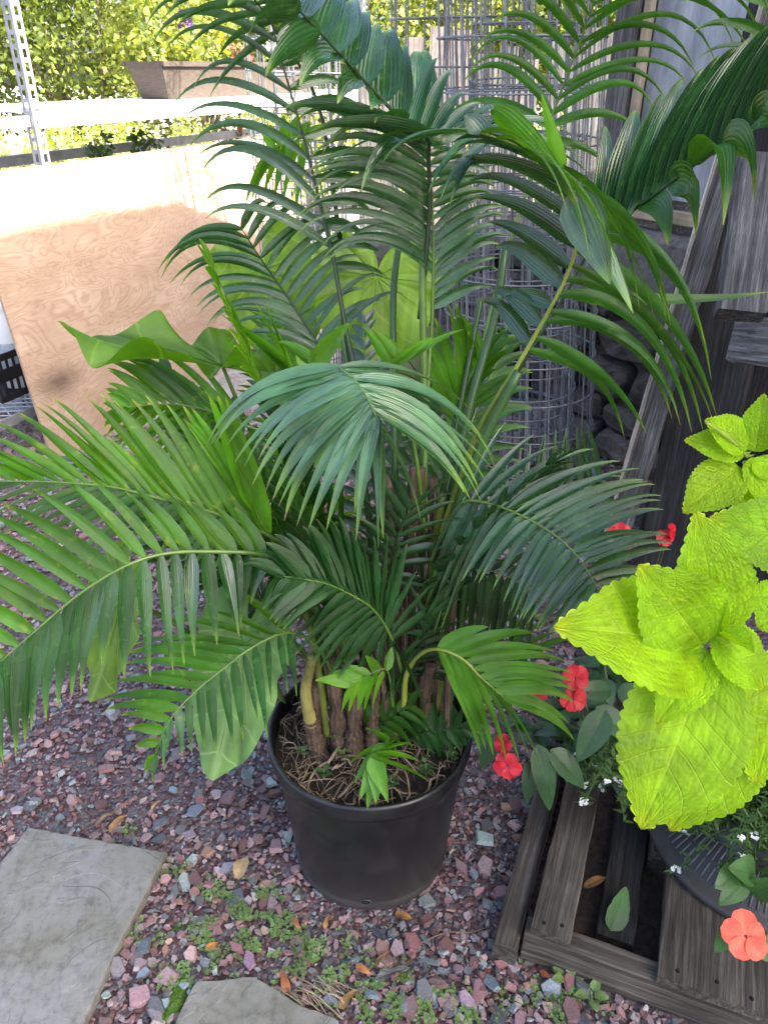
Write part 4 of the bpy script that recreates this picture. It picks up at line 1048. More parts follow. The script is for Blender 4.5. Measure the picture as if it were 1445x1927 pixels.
def auto_frond(p, dirv, L, mat, n=22, ll=0.2, w=0.02, droop=0.5, spread=1.0, rm='rachis', pet=0.35):
    """a frond grown freely from a point: used for the crowded inner part of the clump"""
    dirv = dirv.normalized(); pts = []; q = Vector(p); d_ = Vector(dirv)
    for i in range(12):
        pts.append(Vector(q)); q = q + d_ * (L / 11); d_ = (d_ - ZUP * (droop / 11 * (i / 6))).normalized()
    C = catmull(pts, 60); lf = MB()
    side0 = dirv.cross(ZUP); side0 = side0.normalized() if side0.length > 0.05 else Vector((1, 0, 0))
    rt_ = ru(-0.6, 0.6); 
    for sgn in (-1, 1):
        for i in range(n):
            tt = pet + (0.99 - pet) * i / (n - 1); f = tt * 59; i0 = min(58, int(f)); p0 = C[i0].lerp(C[i0 + 1], f - i0)
            Tr = (C[min(59, i0 + 2)] - C[max(0, i0 - 1)]).normalized()
            sd = (side0 * math.cos(rt_) + Tr.cross(side0) * math.sin(rt_)); sd = (sd - Tr * sd.dot(Tr)).normalized() * sgn
            u = (tt - pet) / (1 - pet); ln = ll * (0.55 + 0.45 * math.sin(math.pi * min(1, u * 1.1))) * (1 - 0.35 * u)
            dv = (sd * (0.95 - 0.35 * u) * spread + Tr * (0.55 + 0.6 * u)).normalized()
            tip = p0 + dv * ln - ZUP * ln * ru(0.15, 0.4)
            k = ru(0.8, 1.2)
            leaflet(lf, p0, tip, Tr, w * ru(0.8, 1.1), 0.13, 0.03, 0.0, (k * ru(0.9, 1.2), k, k), 0, 9)
    fo = lf.build('frond', M[mat], palm)
    tb = MB(); tb.tube(C[::3], [0.004 * (1.2 - i / 20) for i in range(20)], 6); tb.build('rachis', M[rm], fo)

random.seed(42)
# --- F1 tall left frond
frond([(720, 1000, 1.24), (690, 800, 1.3), (655, 640, 1.38)], [(640, 560, 1.40), (628, 490, 1.42), (604, 390, 1.44), (580, 290, 1.45), (552, 190, 1.45), (522, 85, 1.43), (500, -20, 1.40)],
      [(0.18, 392, 415, -0.02), (0.30, 385, 352), (0.40, 372, 290), (0.49, 350, 284), (0.58, 338, 206), (0.67, 315, 198), (0.76, 308, 100), (0.85, 290, 80), (0.93, 270, 62), (1.0, 262, 20)],
      [(0.12, 735, 520), (0.3, 700, 430), (0.45, 720, 330), (0.6, 690, 225), (0.72, 672, 150), (0.83, 610, 60), (0.92, 565, 0), (1.0, 520, -70)], 10, 0.019, 'palm_blue', arch=0.26, hook=0.12, dA=0.05, dB=0.05, rm='rachis_dark', r0=0.0055, nB=11, wB=0.024, archB=0.1)
# --- F2 broad dark frond flung over the top
frond([(790, 600, 1.33), (808, 400, 1.33), (806, 300, 1.32)], [(806, 262, 1.30), (780, 248, 1.27), (735, 205, 1.24), (672, 138, 1.20), (610, 70, 1.14), (545, 0, 1.08), (480, -70, 1.02)],
      [(0.0, 802, 92, 0.10), (0.12, 775, 100, 0.1), (0.26, 735, 55, 0.1), (0.4, 705, 38, 0.1), (0.55, 665, 0, 0.1), (0.8, 600, -60, 0.1), (1.0, 540, -100, 0.1)],
      [(0.05, 655, 378, -0.10), (0.2, 722, 192, -0.05), (0.34, 680, 215, -0.05), (0.5, 575, 168, -0.06), (0.66, 495, 142, -0.06), (0.82, 452, 30, -0.06), (1.0, 380, -40, -0.04)], 10, 0.058, 'palm_blue', arch=0.04, hook=0.10, jit=4, wvA=(1, -0.25, 0.1), r0=0.004, rm='rachis_dark', nB=8, wB=0.044, archB=0.2, hookB=0.12, mB='palm_blue')
# --- F3 centre frond with sweeping leaflets
frond([(790, 1000, 1.20), (800, 850, 1.26), (806, 700, 1.3)], [(812, 620, 1.32), (815, 520, 1.33), (815, 440, 1.34), (812, 360, 1.34), (805, 270, 1.33)],
      [(0.32, 605, 500, -0.05), (0.42, 598, 462), (0.52, 550, 430), (0.62, 585, 382), (0.74, 580, 335), (0.86, 578, 305), (1.0, 640, 250)],
      [(0.12, 925, 540), (0.25, 945, 475), (0.42, 958, 410), (0.6, 935, 372), (0.8, 925, 340), (1.0, 900, 260)], 14, 0.020, 'palm_blue', arch=0.26, hook=0.08, dA=-0.05, dB=0.02, r0=0.0055, archB=0.14)
# --- F4 top of the centre: loose drooping leaflets radiating at (800,245)
frond(None, [(770, 262, 1.24), (830, 248, 1.22), (890, 246, 1.20), (930, 262, 1.16)],
      [(0.0, 535, 198, 0.0), (0.15, 565, 235, 0), (0.3, 592, 265, -0.02), (0.45, 655, 375, -0.06), (0.6, 700, 290, -0.05), (0.8, 850, 390, -0.08), (1.0, 832, 372, -0.05)],
      [(0.0, 830, 110, 0.05), (0.35, 900, 190, 0.05), (0.6, 1010, 215, 0.05), (0.8, 1100, 280, 0.04), (1.0, 1110, 330, 0.0)], 8, 0.030, 'palm_blue', arch=0.10, hook=0.10, r0=0.004)
# --- F5 stem with yellow rachis leaning right, drooping leaflets
frond([(810, 1060, 1.17), (870, 890, 1.16)], [(905, 800, 1.15), (975, 685, 1.13), (1035, 580, 1.11), (1072, 505, 1.10), (1090, 420, 1.08), (1060, 345, 1.07), (985, 280, 1.06), (905, 250, 1.06)],
      [(0.30, 905, 575, 0.1), (0.42, 935, 520, 0.1), (0.52, 925, 430, 0.08), (0.62, 880, 350, 0.08), (0.75, 860, 310, 0.08), (0.9, 850, 262, 0.05), (1.0, 855, 205, 0.02)],
      [(0.28, 1180, 830, 0.05), (0.36, 1260, 790, 0.0), (0.42, 1288, 808, 0.0), (0.50, 1322, 805, 0.0), (0.57, 1352, 790, -0.02), (0.66, 1330, 655, -0.04), (0.76, 1250, 605, -0.06), (0.86, 1190, 572, -0.08), (0.94, 1145, 530, -0.1), (1.0, 1060, 400, -0.1)], 11, 0.034, 'palm_dark', arch=0.12, hook=0.08, rm='stem_yellow', r0=0.005, nB=15, wB=0.023, archB=0.20, hookB=0.14, mB='palm_mid')
# twisted pale leaflets at its top
frond(None, [(925, 203, 1.06), (935, 207, 1.06)], [(0.0, 1082, 388, -0.02), (1.0, 1090, 392, -0.02)], [], 1, 0.036, 'palm_yellow_lit', arch=0.12, hook=0.02, r0=0.003, jit=2, wvA=(0.6, -0.5, 0.6))
frond(None, [(1078, 362, 1.05), (1086, 368, 1.05)], [(0.0, 1146, 534, -0.06), (1.0, 1148, 535, -0.06)], [(0.0, 1190, 590, -0.05), (1.0, 1190, 590, -0.05)], 1, 0.058, 'palm_pale_sheen', arch=0.02, hook=0.02, r0=0.003, jit=2, wvA=(0.8, -0.5, 0.3), wB=0.03)
frond(None, [(1060, 330, 1.05), (1064, 334, 1.05)], [(0.0, 1018, 178, -0.02), (1.0, 1020, 178, -0.02)], [], 1, 0.016, 'palm_bright', arch=0.0, hook=0.0, r0=0.002, jit=2, wvA=(1, 0, 0))
# --- F6 big pleated frond reaching right
frond([(830, 1000, 1.25), (940, 760, 1.3), (1060, 560, 1.3)], [(1120, 450, 1.28), (1180, 405, 1.26), (1250, 352, 1.22), (1330, 292, 1.18), (1410, 235, 1.13), (1500, 170, 1.06)],
      [(0.0, 1140, 240, 0.10), (0.12, 1260, 165, 0.10), (0.25, 1345, 110, 0.10), (0.4, 1430, 70, 0.1), (0.6, 1500, 10, 0.1), (0.8, 1580, -40, 0.1), (1.0, 1650, -80, 0.1)],
      [(0.0, 1168, 410, -0.04), (0.14, 1178, 420, -0.07), (0.26, 1268, 468, -0.09), (0.42, 1330, 442, -0.10), (0.58, 1392, 400, -0.11), (0.75, 1470, 350, -0.1), (1.0, 1600, 300, -0.1)], 17, 0.050, 'palm_blue', arch=0.10, hook=0.04, jit=4, r0=0.004, rm='rachis_dark', cvar=0.14, lean=0.05, wvA=(0.75, -0.15, -0.6), nB=8, wB=0.054, archB=0.42, hookB=0.16, mB='palm_mid')
# --- F7 upper right light frond
frond([(850, 900, 1.5), (930, 560, 1.6), (990, 360, 1.62)], [(1020, 265, 1.62), (1045, 200, 1.62), (1075, 120, 1.6), (1105, 40, 1.56), (1130, -40, 1.5)],
      [(0.0, 760, 330, 0.05), (0.1, 850, 205, 0.02), (0.2, 870, 140, 0.0), (0.35, 882, 120, -0.02), (0.5, 920, 40, -0.02), (0.7, 940, -20, -0.02), (1.0, 980, -90)],
      [(0.0, 1180, 330, 0.0), (0.12, 1213, 212, -0.02), (0.22, 1240, 202, -0.02), (0.34, 1297, 168, -0.02), (0.5, 1350, 130, -0.02), (0.65, 1380, 112, -0.02), (0.8, 1435, 92, -0.02), (1.0, 1450, 20, -0.02)], 11, 0.020, 'palm_mid', arch=0.24, hook=0.12, r0=0.005)
# --- F8 central drape facing the camera
frond([(800, 1000, 1.15), (770, 800, 1.12), (700, 700, 1.05)], [(640, 690, 0.98), (668, 715, 0.95), (692, 750, 0.925), (712, 792, 0.90)],
      [(0.0, 385, 850, 0.06), (0.15, 408, 828, 0.05), (0.3, 440, 860, 0.03), (0.45, 478, 905, 0.01), (0.6, 510, 950, 0.0), (0.72, 552, 985, -0.02), (0.82, 600, 1000, -0.03), (0.92, 655, 1000, -0.04), (1.0, 712, 1030, -0.04)],
      [(0.0, 900, 790, 0.08), (0.15, 925, 850, 0.06), (0.3, 930, 880, 0.05), (0.5, 925, 890, 0.03), (0.7, 898, 944, 0.01), (0.85, 885, 935, 0.0), (1.0, 716, 1018, -0.04)], 17, 0.029, 'palm_pale_sheen', arch=0.13, hook=0.09, r0=0.0035, jit=8, label='frond coloured with a pale blue sky sheen, draped towards the front', nB=12)
# --- F9 upper left frond, back lit
frond([(650, 1120, 1.12), (560, 1040, 1.08)], [(470, 990, 1.05), (380, 958, 1.03), (300, 938, 1.00), (220, 918, 0.97), (120, 908, 0.93), (0, 905, 0.88)],
      [(0.0, 345, 765, 0.05), (0.1, 290, 752, 0.05), (0.2, 217, 744, 0.05), (0.31, 172, 746, 0.05), (0.41, 104, 754, 0.04), (0.51, 64, 758, 0.04), (0.6, 36, 775, 0.04), (0.7, -10, 792, 0.03), (0.8, -50, 830, 0.02), (1.0, -120, 880, 0.0)],
      [(0.0, 400, 1080, -0.02), (0.2, 290, 1060, -0.02), (0.4, 150, 1040, 0.0), (0.6, 20, 1010, 0.0), (0.8, -60, 980, 0.0), (1.0, -120, 940, 0.0)], 17, 0.024, 'palm_yellow_lit', arch=0.05, hook=0.03, r0=0.004, mB='palm_pale_sheen', jit=9)
# --- F10 middle left frond
frond([(660, 1180, 1.12), (600, 1080, 1.04)], [(500, 1045, 0.98), (400, 1038, 0.95), (310, 1042, 0.92), (235, 1066, 0.89), (150, 1118, 0.86), (70, 1185, 0.83), (-10, 1255, 0.80)],
      [(0.0, 440, 950, 0.04), (0.1, 348, 950, 0.05), (0.2, 310, 928, 0.05), (0.28, 240, 915, 0.05), (0.36, 170, 898, 0.05), (0.44, 95, 900, 0.04), (0.5, 30, 925, 0.04), (0.57, -20, 965, 0.04), (0.68, -60, 1020, 0.03), (0.82, -80, 1100, 0.02), (1.0, -110, 1210, 0.0)],
      [(0.0, 472, 1126, -0.02), (0.08, 456, 1186, -0.03), (0.18, 440, 1205, -0.04), (0.28, 362, 1238, -0.05), (0.38, 322, 1266, -0.05), (0.5, 206, 1277, -0.05), (0.6, 142, 1312, -0.05), (0.7, 97, 1337, -0.05), (0.78, 66, 1372, -0.05), (0.86, 45, 1420, -0.05), (1.0, 12, 1436, -0.05)], 17, 0.025, 'palm_yellow_lit', arch=0.07, hook=0.04, r0=0.0045, mB='palm_blue', nB=17, wB=0.027, hookB=0.08, jit=8)
# --- F11 lower left frond
frond([(640, 1290, 1.12), (600, 1220, 1.05)], [(545, 1190, 1.0), (480, 1215, 0.96), (425, 1255, 0.93), (370, 1300, 0.90), (320, 1355, 0.87), (292, 1420, 0.85)],
      [(0.0, 390, 1090, 0.03), (0.12, 300, 1150, 0.03), (0.22, 248, 1218, 0.03), (0.35, 240, 1222, 0.03), (0.48, 218, 1264, 0.02), (0.6, 200, 1305, 0.02), (0.7, 200, 1335, 0.02), (0.8, 232, 1345, 0.01), (1.0, 270, 1450, 0.0)],
      [(0.0, 560, 1310, -0.02), (0.1, 528, 1345, -0.03), (0.2, 506, 1398, -0.03), (0.32, 469, 1395, -0.03), (0.45, 429, 1408, -0.03), (0.6, 376, 1415, -0.03), (0.75, 330, 1432, -0.02), (1.0, 284, 1466, -0.01)], 13, 0.021, 'palm_yellow_lit', arch=0.08, hook=0.05, r0=0.0035, mB='palm_blue', wB=0.018)
# --- F12 centre dark frond
frond([(760, 1280, 1.12)], [(738, 1205, 1.04), (705, 1150, 1.00), (658, 1118, 0.96), (606, 1096, 0.93), (535, 1085, 0.90)],
      [(0.0, 872, 1130, 0.06), (0.07, 810, 1060, 0.06), (0.14, 765, 1020, 0.06), (0.22, 733, 1010, 0.05), (0.32, 678, 1002, 0.05), (0.44, 640, 975, 0.04), (0.55, 608, 972, 0.04), (0.65, 580, 992, 0.03), (0.74, 553, 996, 0.03), (0.83, 512, 1012, 0.02), (0.92, 485, 1042, 0.01), (1.0, 453, 1062, 0.0)],
      [(0.0, 800, 1345, 0.0), (0.08, 722, 1318, -0.02), (0.17, 660, 1285, -0.03), (0.28, 618, 1274, -0.04), (0.4, 580, 1252, -0.05), (0.55, 548, 1222, -0.05), (0.7, 530, 1188, -0.05), (0.85, 518, 1172, -0.04), (1.0, 491, 1148, -0.03)], 19, 0.031, 'palm_deep', arch=0.10, hook=0.07, r0=0.003, jit=4, nB=16)
# --- F13 right frond
frond([(820, 1150, 1.2), (850, 1000, 1.16)], [(872, 945, 1.13), (935, 952, 1.10), (990, 975, 1.07), (1045, 1008, 1.04), (1090, 1052, 1.01), (1135, 1125, 0.99)],
      [(0.0, 955, 800, 0.08), (0.1, 1070, 845, 0.07), (0.2, 1130, 852, 0.06), (0.3, 1184, 872, 0.05), (0.4, 1206, 896, 0.05), (0.5, 1236, 916, 0.04), (0.6, 1243, 945, 0.03), (0.7, 1256, 996, 0.02), (0.8, 1262, 1030, 0.02), (0.9, 1254, 1082, 0.01), (1.0, 1190, 1180, 0.0)],
      [(0.0, 815, 1055, 0.0), (0.1, 800, 1157, -0.02), (0.2, 817, 1208, -0.03), (0.32, 870, 1092, -0.03), (0.42, 905, 1095, -0.04), (0.52, 958, 1148, -0.04), (0.64, 978, 1166, -0.04), (0.76, 1005, 1176, -0.03), (0.88, 1030, 1195, -0.02), (1.0, 1075, 1150, 0.0)], 19, 0.021, 'palm_blue', arch=0.10, hook=0.05, r0=0.0035)
# --- F14 young light frond low on the right
frond([(760, 1330, 1.10), (765, 1270, 1.08), (790, 1232, 1.05)], [(825, 1222, 1.02), (870, 1240, 1.0), (905, 1275, 0.98), (948, 1312, 0.96)],
      [(0.0, 918, 1178, 0.02), (0.15, 1028, 1200, 0.02), (0.35, 1065, 1246, 0.02), (0.55, 1076, 1268, 0.01), (0.75, 1084, 1298, 0.0), (1.0, 1080, 1345, 0.0)],
      [(0.0, 902, 1422, -0.02), (0.3, 930, 1424, -0.02), (0.55, 992, 1444, -0.02), (0.8, 1022, 1440, -0.01), (1.0, 1078, 1390, 0.0)], 8, 0.026, 'palm_bright', arch=0.12, hook=0.05, rm='stem_yellow', r0=0.005, jit=4, label='fresh light green young frond')
# --- F15 / F16 little bright ones
frond([(740, 1330, 1.05)], [(728, 1262, 1.0), (690, 1272, 0.98), (665, 1286, 0.97)], [(0.0, 738, 1215, 0.02), (0.5, 640, 1255, 0), (1.0, 592, 1279, 0)], [(0.1, 700, 1330, 0), (0.5, 677, 1340, 0), (1.0, 643, 1338, 0)], 5, 0.020, 'palm_bright', arch=0.08, hook=0.03, r0=0.002, jit=3)
frond([(715, 1470, 1.08)], [(738, 1400, 1.05), (720, 1408, 1.03), (700, 1425, 1.01)], [(0.0, 655, 1440, -0.03), (0.3, 672, 1490, -0.05), (0.6, 690, 1522, -0.06), (1.0, 732, 1508, -0.06)], [(0.0, 690, 1370, 0.03), (0.3, 740, 1385, 0.03), (0.6, 775, 1402, 0.0), (1.0, 805, 1466, -0.04)], 6, 0.034, 'palm_bright', arch=0.10, hook=0.05, r0=0.002, jit=4, wvA=(1, 0, 0.2), wvB=(0.2, -0.6, 0.8), label='small bright seedling frond drooping over the pot rim')
frond([(770, 1400, 1.16)], [(780, 1385, 1.14), (820, 1375, 1.13), (870, 1375, 1.13)], [(0.0, 770, 1330, 0.0), (0.5, 830, 1320, 0.02), (1.0, 890, 1345, 0.0)], [(0.0, 800, 1440, 0.0), (0.5, 850, 1435, 0.0), (1.0, 895, 1400, 0.0)], 7, 0.026, 'palm_deep', arch=0.12, hook=0.05, r0=0.002, rm='rachis_dark')
frond([(690, 1400, 1.14)], [(700, 1375, 1.12), (735, 1350, 1.10), (765, 1330, 1.09)], [(0.0, 690, 1320, 0.0), (0.5, 735, 1300, 0.02), (1.0, 790, 1300, 0.0)], [(0.0, 745, 1420, 0.0), (0.5, 790, 1400, 0.0), (1.0, 810, 1360, 0.0)], 6, 0.026, 'palm_mid', arch=0.12, hook=0.05, r0=0.002, rm='rachis_dark')
# --- F17 far left back frond
frond([(620, 900, 1.4), (530, 830, 1.42)], [(460, 800, 1.42), (400, 775, 1.42), (340, 762, 1.42), (280, 762, 1.40), (225, 770, 1.38)],
      [(0.0, 330, 640, 0.05), (0.15, 235, 668, 0.05), (0.35, 222, 664, 0.04), (0.55, 202, 680, 0.03), (0.75, 203, 707, 0.02), (1.0, 195, 755, 0.0)],
      [(0.0, 360, 950, 0.0), (0.3, 270, 900, 0.0), (0.6, 215, 860, 0.0), (1.0, 190, 790, 0.0)], 13, 0.024, 'palm_yellow_lit', arch=0.12, hook=0.03, r0=0.004)
# --- F18 mid left frond over the plywood
frond([(700, 860, 1.32), (650, 740, 1.4)], [(608, 665, 1.45), (575, 610, 1.47), (535, 550, 1.48), (490, 485, 1.47), (455, 430, 1.45)],
      [(0.0, 430, 650, 0.0), (0.15, 415, 600, 0.0), (0.3, 385, 610, -0.02), (0.45, 370, 585, -0.02), (0.6, 350, 545, -0.02), (0.75, 305, 520, -0.02), (0.88, 300, 515, -0.02), (1.0, 335, 470, 0.0)],
      [(0.0, 760, 560, 0.05), (0.3, 700, 500, 0.05), (0.6, 640, 440, 0.05), (0.8, 600, 400, 0.04), (1.0, 500, 380, 0.02)], 12, 0.019, 'palm_blue', arch=0.22, hook=0.10, rm='rachis_dark', r0=0.004)
# --- F19 light leaflets behind centre right
frond([(830, 950, 1.3)], [(850, 790, 1.35), (880, 720, 1.38), (910, 660, 1.4)], [(0.0, 775, 650, 0.0), (0.5, 850, 560, 0.0), (1.0, 870, 590, 0.0)], [(0.0, 980, 720, 0), (0.5, 970, 640, 0), (1.0, 955, 610, 0)], 7, 0.026, 'palm_yellow_lit', arch=0.08, hook=0.03)
# --- F20 dark low frond right behind
frond([(850, 1100, 1.35)], [(900, 990, 1.5), (980, 950, 1.6), (1060, 920, 1.65), (1130, 905, 1.68)], [(0.1, 900, 880, 0.05), (0.4, 1000, 830, 0.05), (0.7, 1060, 800, 0.03), (1.0, 1110, 800, 0.0)], [(0.1, 980, 1040, 0), (0.5, 1100, 1010, 0), (1.0, 1180, 950, 0)], 11, 0.024, 'palm_dark', arch=0.06, hook=0.03)
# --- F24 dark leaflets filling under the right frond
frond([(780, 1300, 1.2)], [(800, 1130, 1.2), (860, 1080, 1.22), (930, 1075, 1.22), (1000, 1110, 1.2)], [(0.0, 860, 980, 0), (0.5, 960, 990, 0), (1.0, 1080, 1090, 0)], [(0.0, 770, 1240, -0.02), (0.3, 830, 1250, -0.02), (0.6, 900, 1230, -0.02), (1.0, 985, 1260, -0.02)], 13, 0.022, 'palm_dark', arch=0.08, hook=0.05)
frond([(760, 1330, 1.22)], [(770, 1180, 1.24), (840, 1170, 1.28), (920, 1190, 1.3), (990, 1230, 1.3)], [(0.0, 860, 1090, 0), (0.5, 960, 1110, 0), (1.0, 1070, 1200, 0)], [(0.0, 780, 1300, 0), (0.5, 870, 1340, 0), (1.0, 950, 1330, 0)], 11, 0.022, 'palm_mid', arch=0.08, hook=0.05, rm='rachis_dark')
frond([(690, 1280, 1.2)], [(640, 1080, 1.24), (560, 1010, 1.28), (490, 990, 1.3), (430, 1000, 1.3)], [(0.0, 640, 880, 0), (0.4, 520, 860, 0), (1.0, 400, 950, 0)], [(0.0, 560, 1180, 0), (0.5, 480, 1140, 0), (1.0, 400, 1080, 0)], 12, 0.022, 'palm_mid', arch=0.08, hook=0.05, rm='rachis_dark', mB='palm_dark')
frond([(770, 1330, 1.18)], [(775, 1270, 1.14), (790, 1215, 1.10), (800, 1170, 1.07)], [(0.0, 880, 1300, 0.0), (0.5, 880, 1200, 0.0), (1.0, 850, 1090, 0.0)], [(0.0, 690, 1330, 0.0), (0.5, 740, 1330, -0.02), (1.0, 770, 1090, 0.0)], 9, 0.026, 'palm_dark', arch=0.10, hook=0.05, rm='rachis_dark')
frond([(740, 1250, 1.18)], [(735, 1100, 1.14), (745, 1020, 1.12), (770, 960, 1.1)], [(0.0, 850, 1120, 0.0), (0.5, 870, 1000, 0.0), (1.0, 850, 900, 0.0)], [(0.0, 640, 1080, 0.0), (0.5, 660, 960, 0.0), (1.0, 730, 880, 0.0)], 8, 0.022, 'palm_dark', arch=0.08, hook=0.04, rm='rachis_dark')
# --- F21 yellowish hanging leaflets far behind left
frond([(640, 560, 1.62), (600, 330, 1.66)], [(575, 262, 1.66), (545, 262, 1.66), (515, 280, 1.65)], [(0.0, 560, 400, 0), (0.5, 500, 375, 0), (1.0, 462, 385, 0)], [(0.0, 620, 230, 0), (0.5, 540, 215, 0), (1.0, 490, 240, 0)], 6, 0.020, 'palm_yellow_lit', arch=0.10, hook=0.08)
# --- F22, F23 spears
frond([(640, 900, 1.3)], [(560, 720, 1.28), (545, 690, 1.27)], [(0.0, 415, 592, 0.0), (1.0, 428, 600, 0.0)], [(0.0, 500, 560, 0.02), (1.0, 478, 575, 0.02)], 4, 0.024, 'palm_bright', arch=0.03, hook=0.02)
frond([(600, 1160, 1.15)], [(505, 1005, 1.06), (480, 960, 1.05)], [(0.0, 348, 792, 0.0), (1.0, 360, 770, 0.0)], [(0.0, 420, 745, 0), (1.0, 396, 740, 0)], 4, 0.028, 'palm_bright', arch=0.02, hook=0.02)
# --- bits: upright shoots around the drape top
frond([(700, 800, 1.15)], [(590, 690, 1.12), (585, 680, 1.12)], [(0.0, 655, 610, 0.0), (1.0, 520, 640, 0.0)], [(0.0, 560, 650, 0), (1.0, 530, 645, 0)], 2, 0.028, 'palm_bright', arch=0.06)
frond([(760, 820, 1.2)], [(735, 690, 1.2), (760, 680, 1.2)], [(0.0, 680, 615, 0.0), (1.0, 715, 625, 0.0)], [(0.0, 800, 650, 0), (1.0, 870, 620, 0)], 4, 0.018, 'palm_bright', arch=0.06)
# --- small ones at the upper right corner and at the top left
frond([(1700, 700, 1.3), (1600, 400, 1.3)], [(1520, 200, 1.3), (1460, 60, 1.3), (1420, -60, 1.3)], [(0.0, 1330, 150, 0), (0.5, 1300, 60, 0), (1.0, 1260, -40, 0)], [(0.0, 1600, 100, 0), (1.0, 1560, -60, 0)], 5, 0.020, 'palm_mid', arch=0.15, hook=0.06)
frond([(640, 450, 1.5), (600, 200, 1.5)], [(520, 60, 1.46), (480, 0, 1.42), (430, -60, 1.38)], [(0.0, 400, 180, 0), (0.4, 330, 60, 0), (1.0, 260, -30, 0)], [(0.0, 640, 60, 0), (1.0, 560, -80, 0)], 7, 0.018, 'palm_blue', arch=0.15, hook=0.08, rm='rachis_dark')
# --- single long leaflet shooting right across the planks
frond(None, [(1085, 560, 1.18), (1120, 575, 1.18)], [(0.0, 1060, 545, 0), (1.0, 1085, 545, 0)], [(0.0, 1445, 548, 0.0), (1.0, 1480, 540, 0.02)], 1, 0.026, 'palm_mid', arch=-0.04, hook=-0.02, jit=1)
# --- crowded inner fronds
random.seed(101)
ctr = Vector((POTC[0], POTC[1], 0.42))
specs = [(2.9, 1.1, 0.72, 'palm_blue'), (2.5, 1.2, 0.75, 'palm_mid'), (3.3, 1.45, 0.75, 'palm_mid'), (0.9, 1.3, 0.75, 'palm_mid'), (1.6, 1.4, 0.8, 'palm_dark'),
         (3.0, 1.7, 0.8, 'palm_yellow_lit'), (2.0, 1.2, 0.75, 'palm_yellow_lit'), (1.3, 1.1, 0.8, 'palm_mid'), (3.5, 1.75, 0.6, 'palm_dark'), (2.7, 1.5, 0.6, 'palm_mid'), (-0.3, 1.5, 0.55, 'palm_dark'), (3.9, 1.7, 0.55, 'palm_mid')]
for (az, el, L_, mt) in specs:
    p = ctr + Vector((math.cos(az), math.sin(az), 0)) * ru(0.02, 0.07) + ZUP * ru(0.0, 0.15)
    auto_frond(p, Vector((math.cos(az) * math.cos(el * 0.8), math.sin(az) * math.cos(el * 0.8), math.sin(el * 0.8))), L_, mat=mt, n=18, ll=ru(0.15, 0.22), w=ru(0.018, 0.024), droop=ru(0.5, 1.0))
# --- canes and old trunks
def cane(pts, r, mat, name='cane', n=9, label=None, wob=0.0):
    P_ = catmull([at(*p) for p in pts], 30); t = MB()
    rr = [r * (1.15 - 0.35 * i / 29) * (1 + wob * mnoise.noise(Vector((i * 0.6, r * 900, 0)))) for i in range(30)]
    t.tube(P_, rr, n); o = t.build(name, M[mat], palm)
    if label: o['label'] = label
    return o
cane([(735, 1330, 1.20), (745, 1100, 1.24), (742, 800, 1.34), (740, 560, 1.45), (755, 430, 1.5)], 0.0075, 'stem')
cane([(790, 1330, 1.20), (795, 1050, 1.22), (798, 780, 1.28), (795, 520, 1.33), (800, 430, 1.34)], 0.0075, 'rachis')
cane([(810, 1300, 1.2), (830, 1050, 1.2), (880, 780, 1.25), (930, 600, 1.3), (950, 470, 1.33)], 0.0085, 'stem')
cane([(800, 1300, 1.18), (850, 1000, 1.15), (900, 850, 1.13), (975, 700, 1.12)], 0.009, 'stem')
cane([(780, 1300, 1.23), (820, 1000, 1.28), (870, 740, 1.36), (905, 560, 1.42)], 0.007, 'stem')
cane([(812, 1250, 1.19), (812, 1100, 1.17), (822, 1000, 1.17), (832, 930, 1.17)], 0.009, 'stem_olive')
cane([(700, 1330, 1.22), (700, 1050, 1.27), (670, 800, 1.34), (640, 600, 1.4)], 0.007, 'stem')
cane([(640, 1340, 1.17), (600, 1150, 1.12), (540, 1030, 1.06)], 0.007, 'stem')
for (pts, r) in (([(760, 1320, 1.2), (765, 1150, 1.2), (775, 1000, 1.2), (785, 880, 1.21)], 0.019), ([(735, 1330, 1.2), (730, 1150, 1.22), (735, 1000, 1.23), (725, 900, 1.24)], 0.016),
                 ([(820, 1330, 1.2), (815, 1150, 1.2), (812, 1000, 1.19), (815, 900, 1.2)], 0.010), ([(640, 1425, 1.15), (635, 1340, 1.14), (625, 1240, 1.13)], 0.015), ([(668, 1430, 1.13), (668, 1350, 1.13), (672, 1260, 1.12)], 0.016),
                 ([(600, 1410, 1.16), (598, 1340, 1.15), (592, 1290, 1.14)], 0.014), ([(700, 1400, 1.12), (705, 1330, 1.12), (708, 1260, 1.12)], 0.012), ([(735, 1380, 1.12), (725, 1310, 1.11), (715, 1255, 1.11)], 0.006),
                 ([(800, 1360, 1.16), (800, 1290, 1.13), (812, 1250, 1.12)], 0.013), ([(760, 1360, 1.16), (758, 1300, 1.15)], 0.012)):
    cane(pts, r, 'fibre', 'old_trunk', 14, wob=0.5)
random.seed(37)
for k in range(13):
    x0 = ru(610, 840); x1 = 735 + (x0 - 735) * 1.5 + ru(-30, 30); Yk = 1.17 + ru(-0.05, 0.06)
    cane([(x0, 1360 + ru(-20, 30), Yk), (x0 + (x1 - x0) * 0.4 + ru(-6, 6), 1210, Yk), (x1, 1000 + ru(-60, 90), Yk + ru(-0.03, 0.06))], ru(0.0045, 0.0085), random.choice(('stem', 'stem_olive', 'fibre', 'fibre')), wob=0.25)
fb_ = MB(); random.seed(33)
